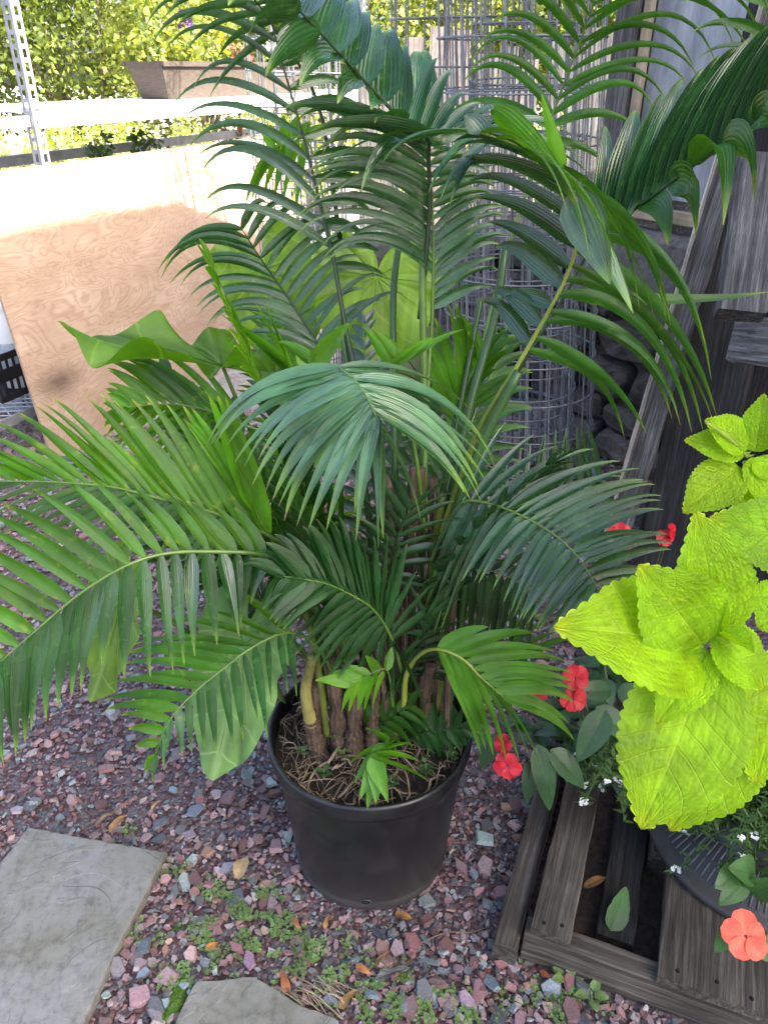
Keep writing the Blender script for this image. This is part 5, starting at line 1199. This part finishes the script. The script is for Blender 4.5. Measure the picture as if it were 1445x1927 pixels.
for k in range(170):
    px0 = random.choice((762, 735, 815, 640, 668, 600, 705, 800)) + ru(-26, 26); top = ru(900, 1150) if px0 > 700 else ru(1220, 1330); y0 = ru(top + 40, 1400)
    Yb = 1.16 + ru(-0.03, 0.03); L_ = ru(40, 170)
    a_ = at(px0, y0, Yb); b_ = at(px0 + ru(-14, 14), max(top, y0 - L_), Yb - ru(-0.01, 0.015)); c_ = ru(0.4, 1.3)
    fb_.tube(catmull([a_, a_.lerp(b_, 0.5) + Vector((ru(-.006, .006), ru(-.006, .006), 0)), b_], 6), 0.0009, 4, (c_, c_, c_))
fo_ = fb_.build('fibre_strands', M['root'], palm); fo_['kind'] = 'stuff'
cane([(602, 1425, 1.135), (592, 1385, 1.13), (583, 1345, 1.125)], 0.0175, 'fibre', 'old_trunk', 14, wob=0.4)
cane([(586, 1362, 1.125), (578, 1325, 1.12), (576, 1290, 1.12), (590, 1235, 1.12)], 0.0115, 'pale_stalk', 'old_trunk', 12, 'smooth yellow cane base')

# ================================================================== ELEPHANT EARS
random.seed(51)
def polar_leaf(mb, cen, tipd, nrm, L, aspect=0.78, wavy=0.06, cup=0.1, droop=0.2, seed=0.0, color=(1, 1, 1), tear=0.0):
    tipd = tipd.normalized(); nrm = (nrm - tipd * nrm.dot(tipd)).normalized(); sd = tipd.cross(nrm)
    nA, nR = 144, 18; rows = []; uv = []
    for i in range(nR + 1):
        q = i / nR; row = []; ur = []
        for k in range(nA + 1):
            th = -math.pi + 2 * math.pi * k / nA; a = abs(th) / math.pi
            # heart outline: tip ahead, two rounded lobes behind, a notch
            r = 1.0 - 0.50 * (a / 0.4) ** 1.1 if a < 0.4 else 0.50 + 0.05 * math.sin((a - 0.4) / 0.42 * math.pi) if a < 0.82 else 0.50 - 0.46 * ((a - 0.82) / 0.18) ** 1.6
            if a < 0.4: r = 1.0 * (1 - a / 0.4) ** 1.15 * 0.5 + 0.5
            r *= 1 + 0.015 * math.sin(th * 11 + seed)
            x = math.cos(th) * r * q * L; y = math.sin(th) * r * q * L * aspect * 1.25
            z = wavy * L * (math.sin(th * 8 + seed) + 0.5 * math.sin(th * 13 + seed * 2)) * q ** 4 + cup * L * (abs(y) / L) ** 1.2 - 0.02 * L * abs(math.sin(th * 6)) ** 8 * q
            p = cen + tipd * x + sd * y + nrm * z - ZUP * (droop * L * (max(0, x) / L) ** 2)
            row.append(p); ur.append((0.5 + 0.5 * y / L, 0.5 + 0.45 * x / L))
        rows.append(row); uv.append(ur)
    mb.grid(rows, uv, color)
def ear_veins(mb, cen, tipd, nrm, L, aspect, droop, cup):
    tipd = tipd.normalized(); nrm = (nrm - tipd * nrm.dot(tipd)).normalized(); sd = tipd.cross(nrm)
    for (th, rr) in ((0, 0.95), (0.45, 0.62), (-0.45, 0.62), (0.95, 0.5), (-0.95, 0.5), (1.6, 0.46), (-1.6, 0.46), (2.4, 0.46), (-2.4, 0.46)):
        pts = []
        for k in range(9):
            q = k / 8 * rr; x = math.cos(th) * q * L; y = math.sin(th) * q * L * aspect * 1.25
            pts.append(cen + tipd * x + sd * y + nrm * (cup * L * (abs(y) / L) ** 1.2 + 0.0012) - ZUP * (droop * L * (max(0, x) / L) ** 2))
        mb.tube(pts, [0.0022 * (1.1 - k / 8) for k in range(9)], 5, (1.5, 1.4, 2.0))
def ear_plant(base, label, leaves):
    th = thing('elephant_ear', base, label, 'elephant ear plant', 'elephant ear plants around the palm')
    for (cen, tip, nrm, asp, wavy, cup, droop, mat, seed) in leaves:
        c = at(*cen); tp = at(*tip); L_ = (tp - c).length
        t = MB(); tv = (tp + ZUP * droop * L_ - c)
        polar_leaf(t, c, tv, Vector(nrm), L_, asp, wavy, cup, droop, seed)
        ear_veins(t, c, tv, Vector(nrm), L_, asp, droop, cup)
        lf = t.build('leaf', M[mat], th)
        mid = base.lerp(c, 0.6) + Vector((0, 0, 0.08))
        st = MB(); st.tube(catmull([Vector(base), mid, c - Vector(nrm).normalized() * 0.002], 16), [0.008 * (1.1 - 0.6 * i / 15) for i in range(16)], 7); st.build('leaf_stalk', M['rachis'], lf)
ear_plant(Vector((-0.12, 1.62, 0.0)), 'lime green elephant ear with big heart leaves behind the palm',
    [((710, 520, 1.75), (690, 690, 1.68), (0.1, -0.9, 0.35), 1.1, 0.03, 0.05, 0.0, 'taro', 0.4),
     ((420, 690, 1.50), (108, 640, 1.36), (0.12, 0.0, 1.0), 0.42, 0.09, 0.55, 0.0, 'taro_backlit', 1.3),
     ((545, 600, 1.8), (500, 700, 1.75), (-0.3, -0.8, 0.5), 0.9, 0.04, 0.1, 0.0, 'taro', 2.0),
     ((500, 505, 1.85), (560, 690, 1.8), (-0.2, -0.9, 0.3), 0.8, 0.04, 0.1, 0.0, 'taro', 2.6),
     ((800, 720, 1.7), (780, 600, 1.75), (0.1, -0.8, 0.5), 0.9, 0.06, 0.2, 0.0, 'leaf_dark', 2.9)])
ear_plant(Vector((-0.20, 1.42, 0.0)), 'pale elephant ear with leaves hanging down left of the pot',
    [((458, 1215, 1.10), (402, 1468, 1.0), (-0.3, -0.85, 0.45), 0.52, 0.02, 0.06, 0.0, 'taro_pale', 0.2),
     ((232, 1120, 1.12), (180, 1318, 1.05), (-0.55, -0.6, 0.3), 0.62, 0.04, 0.2, 0.0, 'taro', 1.0)])

# ================================================================== COLEUS in its round black base
SC = gr(1430, 1570, 0.12); SC.z = 0.115
bowl = thing('round_planter', SC, 'round black plastic planter with ribbed flaring foot on the pallet', 'planter')
t = MB()
t.lathe([(0.02, 0.116), (0.235, 0.116), (0.247, 0.120), (0.250, 0.132), (0.243, 0.140), (0.228, 0.141), (0.222, 0.146), (0.20, 0.172), (0.165, 0.205), (0.15, 0.215), (0.155, 0.33), (0.162, 0.36), (0.168, 0.362), (0.168, 0.378), (0.158, 0.378), (0.15, 0.34), (0.005, 0.34)], SC.x, SC.y, 96)
t.build('planter_body', M['pot'], bowl)
t = MB()
for k in range(96):
    a = 2 * math.pi * k / 96
    for (ra, za, rb, zb_) in ((0.221, 0.1475, 0.198, 0.1745), (0.194, 0.178, 0.166, 0.2055)):
        ca, sa = math.cos(a), math.sin(a); tg = Vector((-sa, ca, 0))
        pa = Vector((SC.x + ra * ca, SC.y + ra * sa, za + 0.002)); pb = Vector((SC.x + rb * ca, SC.y + rb * sa, zb_ + 0.002))
        t.tube([pa, pb], 0.0022, 5)
t.build('rib', M['rib_grey'], bowl)
t = MB(); t.lathe([(0.153, 0.362), (0.10, 0.368), (0.04, 0.372), (0.001, 0.372)], SC.x, SC.y, 48); t.build('soil', M['soil'], bowl)
coleus = thing('coleus_plant', Vector((SC.x, SC.y, 0.34)), 'bright chartreuse coleus with scalloped leaves, growing above the black planter', 'coleus')
HUB = at(1328, 1232, 0.80); HUB2 = at(1400, 870, 0.95)
def cleaf(bpx, tpx, wpx, nrm, droop=0.0, curl=0.06, fold=0.10, sc_=17, wav=0.0, tw=0.0, col=(1, 1, 1), mat='coleus', label=None, rows=120, seed=None):
    p0, p1 = at(*bpx), at(*tpx); fwd = p0.y * 0.866 + (CAMZ - p0.z) * 0.5
    wm = wpx / FPX * fwd
    if col == (1, 1, 1): q_ = ru(0.68, 1.06); col = (q_ * ru(0.80, 1.02), q_, 1.0)
    t = MB(); blade_leaf(t, p0, p1, wm, Vector(nrm), curl, droop, 'cole', rows, 14, sc_, col, fold, 0.016, wav, seed if seed is not None else ru(0, 9), tw)
    o = t.build('leaf', M[mat], coleus)
    if label: o['label'] = label
    return o
def cstem(pts, r=0.004):
    t = MB(); P_ = catmull(pts, 16); t.tube(P_, [r * (1.2 - 0.5 * i / 15) for i in range(16)], 8); t.build('stem', M['coleus_stem'], coleus)
M['coleus_stem'] = simple_mat('coleus_stem', (0.2, 0.30, 0.03), (0.35, 0.45, 0.06), scale=30, rough=0.5)
root = Vector((SC.x, SC.y, 0.34))
cstem([root, root.lerp(HUB, 0.5) + Vector((0.04, 0, 0.06)), HUB])
cstem([root + Vector((0.03, 0.02, 0)), root.lerp(HUB2, 0.5) + Vector((0.06, 0.05, 0)), HUB2], 0.0045)
for hub in (at(1500, 1150, 0.86), at(1528, 1028, 0.88), at(1425, 1300, 0.865)):
    cstem([root + Vector((ru(-.03, .03), ru(-.03, .03), 0)), root.lerp(hub, 0.5) + Vector((0.05, 0.03, 0.03)), hub], 0.0035)
NC = (-0.15, -0.62, 0.78)
random.seed(61)
cleaf((1318, 1225, 0.80), (1042, 1168, 0.72), 205, (-0.1, -0.55, 0.8), 0.04)             # big left leaf
cleaf((1322, 1215, 0.785), (1200, 1062, 0.77), 165, (-0.25, -0.75, 0.6), 0.0, 0.07)      # upper left leaf on top
cleaf((1345, 1205, 0.81), (1308, 960, 0.84), 150, (0.0, -0.85, 0.5), 0.0, 0.06)         # up leaf
cleaf((1335, 1180, 0.80), (1348, 1082, 0.79), 60, (0.9, -0.4, 0.3), 0.0, 0.0, 0.5)       # small folded leaf
cleaf((1335, 1225, 0.785), (1235, 1362, 0.74), 90, (-0.4, -0.6, 0.6), 0.02, 0.05)        # small lower left
cleaf((1330, 1240, 0.81), (1208, 1552, 0.70), 222, (0.0, -0.55, 0.8), 0.04, 0.05)       # large lower leaf
cleaf((1340, 1195, 0.80), (1438, 1292, 0.76), 120, (0.3, -0.55, 0.8), 0.04, 0.05)       # right lower
cleaf((1345, 1190, 0.80), (1420, 1228, 0.75), 60, (0.5, -0.6, 0.6), 0.02, 0.0, 0.4)
cleaf((1420, 1300, 0.86), (1262, 1556, 0.80), 170, (0.0, -0.5, 0.8), 0.04, 0.04, col=(0.75, 0.85, 0.9))
cleaf((1480, 1220, 0.85), (1420, 1470, 0.78), 170, (0.0, -0.5, 0.8), 0.03, 0.05)
cleaf((1500, 1130, 0.85), (1425, 1180, 0.83), 120, (0.0, -0.5, 0.8), 0.03, 0.05)
cleaf((1540, 1040, 0.84), (1335, 968, 0.86), 140, (0.0, -0.75, 0.6), 0.03, 0.05)
cleaf((1520, 1010, 0.9), (1368, 930, 0.92), 110, (0.0, -0.75, 0.6), 0.03, 0.05, col=(0.9, 0.95, 1))
cleaf((1392, 880, 0.94), (1285, 962, 0.90), 92, (-0.2, -0.6, 0.75), 0.03, 0.05)
cleaf((1400, 850, 0.95), (1287, 825, 0.95), 62, (-0.1, -0.7, 0.7), 0.03, 0.03, col=(0.7, 0.8, 0.9))
cleaf((1405, 840, 0.95), (1325, 790, 0.95), 70, (-0.1, -0.7, 0.7), 0.0, 0.03, col=(0.85, 0.95, 1))
cleaf((1420, 850, 0.95), (1437, 740, 0.96), 62, (-0.5, -0.8, 0.3), 0.0, 0.03)
cleaf((1425, 860, 0.95), (1450, 905, 0.93), 60, (0.2, -0.7, 0.7), 0.0, 0.03)
cleaf((1400, 870, 0.94), (1470, 960, 0.92), 80, (0.2, -0.7, 0.7), 0.0, 0.03)
# flower spike
t = MB(); P_ = catmull([at(1405, 860, 0.95), at(1370, 825, 0.94), at(1328, 795, 0.93)], 26)
t.tube(P_, [0.0022] * 26, 6)
for i in range(26):
    for k in range(5):
        a = 2 * math.pi * k / 5 + i * 0.6; off = Vector((math.cos(a), math.sin(a), 0.4)) * 0.006 * (1.15 - i / 30)
        q = P_[i] + off; blade_leaf(t, P_[i], q + off * 0.4, 0.005, ZUP, 0, 0, 'ovate', 3, 2)
t.build('flower_spike', M['coleus_stem'], coleus)

# ================================================================== IMPATIENS
def petal_flower(th, c, nrm, r, mat, npet=5):
    nrm = nrm.normalized(); a0 = nrm.orthogonal().normalized(); b0 = nrm.cross(a0); ph = ru(0, 6)
    t = MB()
    for k in range(npet):
        a = ph + 2 * math.pi * k / npet; d_ = a0 * math.cos(a) + b0 * math.sin(a)
        rr = r * ru(0.9, 1.1)
        blade_leaf(t, c + d_ * 0.05 * r + nrm * (0.0010 * k), c + d_ * rr + nrm * (0.0022 * k - 0.12 * r), rr * 0.98, nrm, 0.05, 0.0, 'round', 10, 6, 0, (1, 1, 1), 0.10, 0, 0.03, k)
    fl = t.build('flower', M[mat], th)
    t = MB(); t.tube([c - nrm * 0.002, c + nrm * 0.005], [0.0018, 0.001], 6); t.build('flower_centre', M['f_purple'], fl)
def impatiens(base, label, nleaf, spread, height, mats, flowers, group='impatiens around the coleus', seed=1, leafpx=()):
    random.seed(seed)
    th = thing('impatiens_plant', base, label, 'impatiens', group)
    lf = MB(); sm = MB()
    nst = 9
    for s_ in range(nst):
        a = ru(0, 6.28); q = ru(0.2, 1.0)
        tip = base + Vector((math.cos(a) * spread.x * q, math.sin(a) * spread.y * q, height * ru(0.55, 1.0)))
        sm.tube(catmull([base, base.lerp(tip, 0.5) + Vector((ru(-.02, .02), ru(-.02, .02), 0.03)), tip], 8), [0.004, 0.004, 0.0035, 0.003, 0.003, 0.0025, 0.002, 0.002], 6)
        for k in range(max(2, nleaf // nst)):
            f = 1 - 0.55 * (k / max(1, nleaf // nst)) ; an = k * 2.4 + ru(-0.3, 0.3); L_ = ru(0.045, 0.085)
            p0 = base.lerp(tip, f); d_ = Vector((math.cos(an), math.sin(an), ru(-0.2, 0.3))).normalized()
            k_ = ru(0.75, 1.25)
            blade_leaf(lf, p0 + d_ * 0.012, p0 + d_ * (0.012 + L_), L_ * 0.52, ZUP + d_ * 0.3, 0.05, ru(0.0, 0.35), 'ovate', 8, 4, 0, (k_, k_, k_), 0.08, 0.02, 0.02, ru(0, 9))
    for (c0, c1, wpx) in leafpx:
        p0, p1 = at(*c0), at(*c1); fwd = p0.y * 0.866 + (CAMZ - p0.z) * 0.5; k_ = ru(0.85, 1.2)
        blade_leaf(lf, p0, p1, wpx / FPX * fwd, Vector((0, -0.6, 0.8)), 0.05, 0.05, 'ovate', 12, 6, 12, (k_, k_, k_), 0.09, 0.025, 0.0, ru(0, 9))
    lf.build('foliage', M[mats], th); sm.build('stems', M['stem_red'], th)
    for (px, py, Y, r, nm, mt) in flowers:
        c = at(px, py, Y); petal_flower(th, c, Vector(nm), r, mt)
        st = MB(); st.tube(catmull([base + (c - base) * 0.55, base.lerp(c, 0.8) + Vector((0, 0, 0.01)), c - Vector(nm).normalized() * 0.004], 8), 0.0012, 5); st.build('flower_stalk', M['stem_red'], th)
    return th
M['stem_red'] = simple_mat('impatiens_stem', (0.06, 0.08, 0.03), (0.16, 0.12, 0.05), scale=30, rough=0.4)
impatiens(at(1120, 1400, 1.28) * 1.0 + Vector((0.03, 0.02, -0.12)), 'dark leaved impatiens with red flowers between palm and coleus', 150, Vector((0.20, 0.16, 0)), 0.27, 'impatiens',
    [(1082, 1275, 1.10, 0.026, (-0.1, -0.6, 0.7), 'petal_red'), (1078, 1315, 1.09, 0.026, (0.1, -0.8, 0.4), 'petal_red'), (955, 1440, 1.05, 0.030, (-0.3, -0.8, 0.4), 'petal_red'), (948, 1400, 1.07, 0.02, (-0.6, -0.4, 0.4), 'petal_red'), (1012, 1300, 1.14, 0.02, (-0.1, -0.6, 0.7), 'petal_red'), (938, 1235, 1.16, 0.02, (-0.1, -0.6, 0.7), 'petal_red')], seed=5,
    leafpx=[((1140, 1335, 1.12), (1085, 1432, 1.08), 60), ((1150, 1300, 1.12), (1072, 1300, 1.1), 42), ((1010, 1400, 1.1), (1035, 1522, 1.06), 50), ((1035, 1410, 1.1), (1100, 1480, 1.08), 50), ((1000, 1430, 1.1), (990, 1510, 1.07), 34), ((930, 1380, 1.12), (905, 1445, 1.1), 40), ((1160, 1300, 1.14), (1225, 1320, 1.12), 46), ((1120, 1330, 1.15), (1195, 1400, 1.12), 50)])
impatiens(at(1200, 1150, 1.75) + Vector((0, 0.02, -0.30)), 'taller impatiens with red flowers in front of the dark planks', 130, Vector((0.20, 0.15, 0)), 0.37, 'impatiens',
    [(1165, 1005, 1.62, 0.030, (-0.2, -0.6, 0.7), 'petal_red'), (1170, 1028, 1.6, 0.028, (0.2, -0.8, 0.4), 'petal_red'), (1262, 1000, 1.62, 0.022, (0.6, -0.6, 0.4), 'petal_red'), (1250, 1012, 1.62, 0.022, (-0.2, -0.6, 0.4), 'petal_red')], seed=15)
impatiens(at(1395, 1700, 0.92) + Vector((0.06, 0.03, -0.10)), 'impatiens with one coral flower over the pallet at the bottom right', 16, Vector((0.05, 0.05, 0)), 0.13, 'impatiens_pale',
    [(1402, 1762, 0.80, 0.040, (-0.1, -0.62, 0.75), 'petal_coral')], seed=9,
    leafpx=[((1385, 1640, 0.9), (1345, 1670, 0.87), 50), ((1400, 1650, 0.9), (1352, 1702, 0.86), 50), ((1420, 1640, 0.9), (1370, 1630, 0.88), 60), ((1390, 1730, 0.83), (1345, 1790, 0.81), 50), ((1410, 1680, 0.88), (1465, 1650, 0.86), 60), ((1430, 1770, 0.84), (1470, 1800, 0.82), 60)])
# fallen leaf inside the pallet
t = MB(); a_ = gr(1148, 1752, 0.05); b_ = gr(1178, 1668, 0.09); blade_leaf(t, a_, b_, 0.05, Vector((0.2, -0.5, 0.8)), 0.04, 0, 'ovate', 14, 6, 10, (1, 1, 1), 0.1, 0.02)
o = t.build('green_leaf', M['impatiens_pale'], None, loc=a_); tag(o, 'single green leaf standing in the gap of the pallet', 'leaf')
# alyssum
random.seed(71)
def alyssum(base, label, n, spread, droop, seed):
    random.seed(seed); th = thing('alyssum_plant', base, label, 'alyssum', 'alyssum spilling over the black planter')
    lf = MB(); lf.smooth = True; st = MB(); bd = MB()
    for k in range(n):
        a = ru(0, 6.28); q = ru(0.3, 1.0)
        tip = base + Vector((math.cos(a) * spread * q, math.sin(a) * spread * q, ru(-droop, 0.07)))
        P_ = catmull([base, base.lerp(tip, 0.5) + Vector((0, 0, 0.05)), tip], 10); st.tube(P_, 0.0009, 4)
        for i in range(2, 10):
            for j in range(3):
                an = ru(0, 6.28); d_ = Vector((math.cos(an), math.sin(an), ru(-0.2, 0.8))).normalized(); L_ = ru(0.012, 0.026)
                blade_leaf(lf, P_[i], P_[i] + d_ * L_, L_ * 0.32, ZUP, 0.05, 0.1, 'lance', 4, 2, 0, tint(0.25), 0.05)
        m_ = rnd()
        if m_ < 0.30:
            fl = MB(); fl.smooth = False
            for j in range(7):
                c = tip + Vector((ru(-1, 1), ru(-1, 1), ru(-0.3, 1))) * 0.007
                for pk in range(4):
                    an = pk * 1.57 + ru(0, 0.3); d_ = Vector((math.cos(an), math.sin(an), 0.2)); blade_leaf(fl, c, c + d_ * 0.0045, 0.004, ZUP, 0, 0, 'round', 3, 2)
            fl.build('flower_cluster', M['petal_white'], th)
        elif m_ < 0.7:
            bd = MB()
            for j in range(12):
                c = tip + Vector((ru(-1, 1), ru(-1, 1), ru(-0.5, 1))) * 0.008; bd.tube([c, c + Vector((0, 0, 0.003))], [0.0018, 0.001], 5)
            bd.build('bud_cluster', M['weed'], th)
    st.build('stems', M['stem'], th); lf.build('foliage', M['alyssum'], th)
M['alyssum'] = leaf_mat('alyssum_leaf', (0.05, 0.12, 0.018), (0.12, 0.2, 0.03), trans=0.25, rough=0.6, stripe=0)
alyssum(at(1400, 1560, 0.98), 'white flowered alyssum hanging over the near side of the black planter', 46, 0.13, 0.10, 3)
alyssum(at(1475, 1510, 1.0), 'leafy alyssum beside the coleus at the picture edge', 34, 0.12, 0.10, 4)
alyssum(at(1160, 1430, 1.12), 'budding alyssum sprigs between the pallet slats and the coleus', 26, 0.10, 0.14, 8)

# ================================================================== GROUND LITTER AND WEEDS
random.seed(91)
wd_ = MB()
def weed_patch(px, py, rx, ry, n, size=0.0035):
    c = gr(px, py)
    for k in range(n):
        a = ru(0, 6.28); q = math.sqrt(rnd()); x = c.x + math.cos(a) * q * rx + random.gauss(0, 0.014); y = c.y + math.sin(a) * q * ry + random.gauss(0, 0.014)
        if mnoise.noise(Vector((x * 22, y * 22, 3))) < -0.02: continue
        if not g_ok(Vector((x, y, 0))): continue
        h = ru(0.008, 0.017); s = size * ru(0.7, 1.35); t_ = tint(0.25)
        for j in range(4):
            an = j * 1.57 + ru(0, 1); d_ = Vector((math.cos(an), math.sin(an), ru(0.0, 0.5))).normalized()
            p = Vector((x, y, h)); nn = ZUP; sd_ = d_.cross(nn)
            wd_.face([p, p + d_ * s * 0.5 + sd_ * s * 0.5, p + d_ * s * 1.15 + sd_ * s * 0.35, p + d_ * s * 1.15 - sd_ * s * 0.35, p + d_ * s * 0.5 - sd_ * s * 0.5], t_, [(0.5, 0.2)] * 5)
wd_.smooth = False
for (px, py, rx, ry, n) in [(500, 1720, 0.07, 0.05, 260), (430, 1760, 0.08, 0.05, 260), (540, 1790, 0.08, 0.06, 260), (480, 1690, 0.07, 0.03, 130), (400, 1690, 0.04, 0.03, 60), (620, 1800, 0.09, 0.04, 130), (700, 1870, 0.1, 0.04, 260), (790, 1900, 0.12, 0.04, 340), (880, 1910, 0.06, 0.03, 120), (1040, 1890, 0.05, 0.025, 110), (1090, 1910, 0.05, 0.02, 60), (330, 1640, 0.03, 0.02, 40), (255, 1765, 0.03, 0.02, 40), (300, 1770, 0.02, 0.01, 25), (400, 1850, 0.06, 0.04, 90), (440, 1700, 0.05, 0.04, 80), (330, 1850, 0.03, 0.04, 60), (1020, 1835, 0.04, 0.02, 30), (230, 1575, 0.02, 0.02, 30)]:
    weed_patch(px, py, rx, ry, int(n * 1.5))
o = wd_.build('weed_cover', M['weed']); tag(o, 'tiny round leaved weeds creeping over the gravel', 'weeds', kind='stuff')
# grass tufts
def tuft(px, py, n, L_, label, z=0.0, ok=True):
    c = gr(px, py, z); t = MB()
    for k in range(n):
        a = ru(0, 6.28); d_ = Vector((math.cos(a), math.sin(a), 0)); L1 = L_ * ru(0.5, 1.1)
        p = c + d_ * ru(0, 0.006); tip = p + d_ * L1 * ru(0.3, 0.9) + ZUP * L1 * ru(0.3, 0.8)
        leaflet(t, p, tip, d_.cross(ZUP), 0.003, 0.15, 0.05, 0, tint(0.2), 0, 6)
    o = t.build('grass_tuft', M['grass'], None, loc=c); tag(o, label, 'grass tuft', 'grass tufts in the gravel')
tuft(570, 1800, 22, 0.05, 'grass tuft on the weedy gravel left of the tan leaves')
tuft(745, 1835, 18, 0.06, 'grass tuft in front of the pot near the grey bark')
tuft(345, 1565 + 180, 10, 0.05, 'grass blades beside the edge of the big flagstone')
tuft(745 + 200, 1878, 16, 0.05, 'grass tuft near the pallet corner')
tuft(250, 1570, 16, 0.03, 'mossy grass tuft above the big flagstone')
# dead leaves
def dead(px, py, L_, ang, w_, tintc, label, up=0.012, cr=0.15):
    c = gr(px, py, up); d_ = Vector((math.cos(R(ang)), math.sin(R(ang)), ru(0.0, 0.25))).normalized(); t = MB()
    blade_leaf(t, c - d_ * L_ / 2, c + d_ * L_ / 2, L_ * w_, Vector((ru(-.3, .3), -0.3, 1)), cr, 0, 'ovate', 12, 5, 0, tintc, 0.2, 0.03, 0.08, ru(0, 9), ru(-0.8, 0.8))
    o = t.build('dry_leaf', M['dead_leaf'], None, loc=c); tag(o, label, 'dry leaf', 'dry leaves lying on the gravel')
dead(458, 1632, 0.062, 80, 0.62, (1.7, 1.7, 1.6), 'large tan dry leaf on the gravel left of the pot', 0.03)
dead(400, 1780, 0.03, 30, 0.5, (2.0, 1.1, 0.5), 'small orange dry leaf among the weeds')
dead(538, 1845, 0.05, 110, 0.4, (1.5, 0.8, 0.5), 'curled rust brown leaf at the edge of the straw')
dead(222, 1550, 0.055, 60, 0.35, (1.4, 1.1, 0.9), 'narrow brown dry leaf above the big flagstone')
dead(295, 1515, 0.035, 55, 0.3, (2.0, 1.6, 1.2), 'thin pale dry leaf above the flagstone corner')
dead(685, 1825, 0.04, -30, 0.4, (1.8, 1.0, 0.6), 'orange brown leaf in front of the pot centre')
dead(658, 1880, 0.05, 40, 0.45, (1.4, 1.1, 0.7), 'curled brown leaf at the bottom edge beside the straw')
dead(720, 1805, 0.045, 50, 0.4, (1.2, 0.9, 0.7), 'dull brown leaf between grass tuft and pot')
dead(560, 1740, 0.04, -60, 0.35, (1.6, 0.9, 0.6), 'brown leaf among the weeds just left of the pot base')
dead(760, 1725, 0.04, -20, 0.5, (1.0, 0.7, 0.4), 'dark brown leaf tucked under the pot base')
dead(1027, 1835, 0.03, -40, 0.4, (1.3, 0.6, 0.3), 'small rust leaf under the pallet beam')
dead(615, 1735, 0.03, 75, 0.4, (1.8, 1.2, 0.7), 'small tan leaf upright by the pot base')
dead(1120, 1660, 0.06, 20, 0.35, (0.9, 0.6, 0.3), 'yellow brown leaf in the gap of the pallet', 0.05)
dead(345, 1640, 0.02, 0, 0.4, (2.0, 1.0, 0.8), 'tiny orange leaf at the flagstone corner')
# straw wisp and twig
t = MB()
for k in range(34):
    c = gr(600 + ru(-60, 60), 1872 + ru(-20, 22), ru(0.005, 0.02)); an = R(-35 + ru(-25, 25)); L_ = ru(0.03, 0.10); d_ = Vector((math.cos(an), math.sin(an), ru(-0.05, 0.12))); k_ = ru(0.7, 1.3)
    t.tube(catmull([c - d_ * L_ / 2, c + Vector((0, 0, ru(0, .01))), c + d_ * L_ / 2], 6), 0.0009, 4, (k_, k_, k_))
o = t.build('straw_wisp', M['straw']); tag(o, 'wisp of dry straw beside the smaller flagstone', 'straw', kind='stuff')
def twig(px, py, px2, py2, r, label):
    a, b2 = gr(px, py, 0.02), gr(px2, py2, 0.02); t = MB()
    t.tube(catmull([a, a.lerp(b2, 0.35) + Vector((0, 0.006, 0.006)), a.lerp(b2, 0.7) + Vector((0, -0.005, 0.004)), b2], 14), [r * (1 - 0.5 * i / 13) for i in range(14)], 6, (0.7, 0.65, 0.6))
    o = t.build('twig', M['root'], None, loc=a); tag(o, label, 'twig', 'twigs on the gravel')
twig(790, 1775, 925, 1742, 0.0018, 'thin twig on the gravel right of the pot base')
twig(180, 1555, 225, 1520, 0.006, 'stubby grey stick above the big flagstone')
t = MB(); a_, b_ = gr(705, 1845, 0.015), gr(772, 1822, 0.02); blade_leaf(t, a_, b_, 0.022, ZUP, 0.1, 0, 'lance', 12, 4, 0, (1, 1, 1), 0.3, 0.05, 0.2)
o = t.build('bark_piece', M['wood_grey'], None, loc=a_); tag(o, 'weathered grey bark scrap in front of the pot', 'bark')
# broadleaf weeds
def rosette(px, py, z, n, L_, label, mat='weed', up=0.4, name='weed_plant'):
    c = gr(px, py, z); t = MB()
    for k in range(n):
        a = k * 2.4; d_ = Vector((math.cos(a), math.sin(a), up + ru(-0.1, 0.2))).normalized()
        blade_leaf(t, c + d_ * L_ * 0.25 + ZUP * (0.004 * k), c + d_ * L_ * ru(0.9, 1.2) + ZUP * (0.004 * k), L_ * 0.6, ZUP, 0.05, 0.15, 'ovate', 8, 4, 6, tint(0.15), 0.1)
    t.tube([c - ZUP * 0.01, c + ZUP * (0.004 * n)], 0.0015, 5)
    o = t.build(name, M[mat], None, loc=c); tag(o, label, 'weed', 'broad leaved weeds')
rosette(640, 1400, PH, 8, 0.022, 'small round leaved weed on the soil between the old trunks')
rosette(648, 1425, PH - 0.01, 6, 0.020, 'lower small weed on the pot soil, before the trunks')
rosette(690, 1500, PH - 0.02, 6, 0.020, 'small weed under the seedling frond at the pot rim', 'impatiens_pale')
rosette(610, 1460, PH - 0.02, 5, 0.020, 'small weed near the left rim of the pot', 'impatiens_pale')
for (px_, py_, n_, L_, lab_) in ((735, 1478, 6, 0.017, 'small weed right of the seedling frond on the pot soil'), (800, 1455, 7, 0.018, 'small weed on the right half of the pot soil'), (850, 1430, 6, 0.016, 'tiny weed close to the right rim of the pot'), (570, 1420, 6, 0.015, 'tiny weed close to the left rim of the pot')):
    rosette(px_, py_, PH - 0.015, n_, L_, lab_, 'impatiens_pale')
rosette(1110, 1880, 0.0, 6, 0.035, 'leafy weed growing out below the pallet beam', 'weed')
rosette(1065, 1850, 0.0, 5, 0.035, 'ragged weed against the pallet beam left of the leafy one', 'weed')
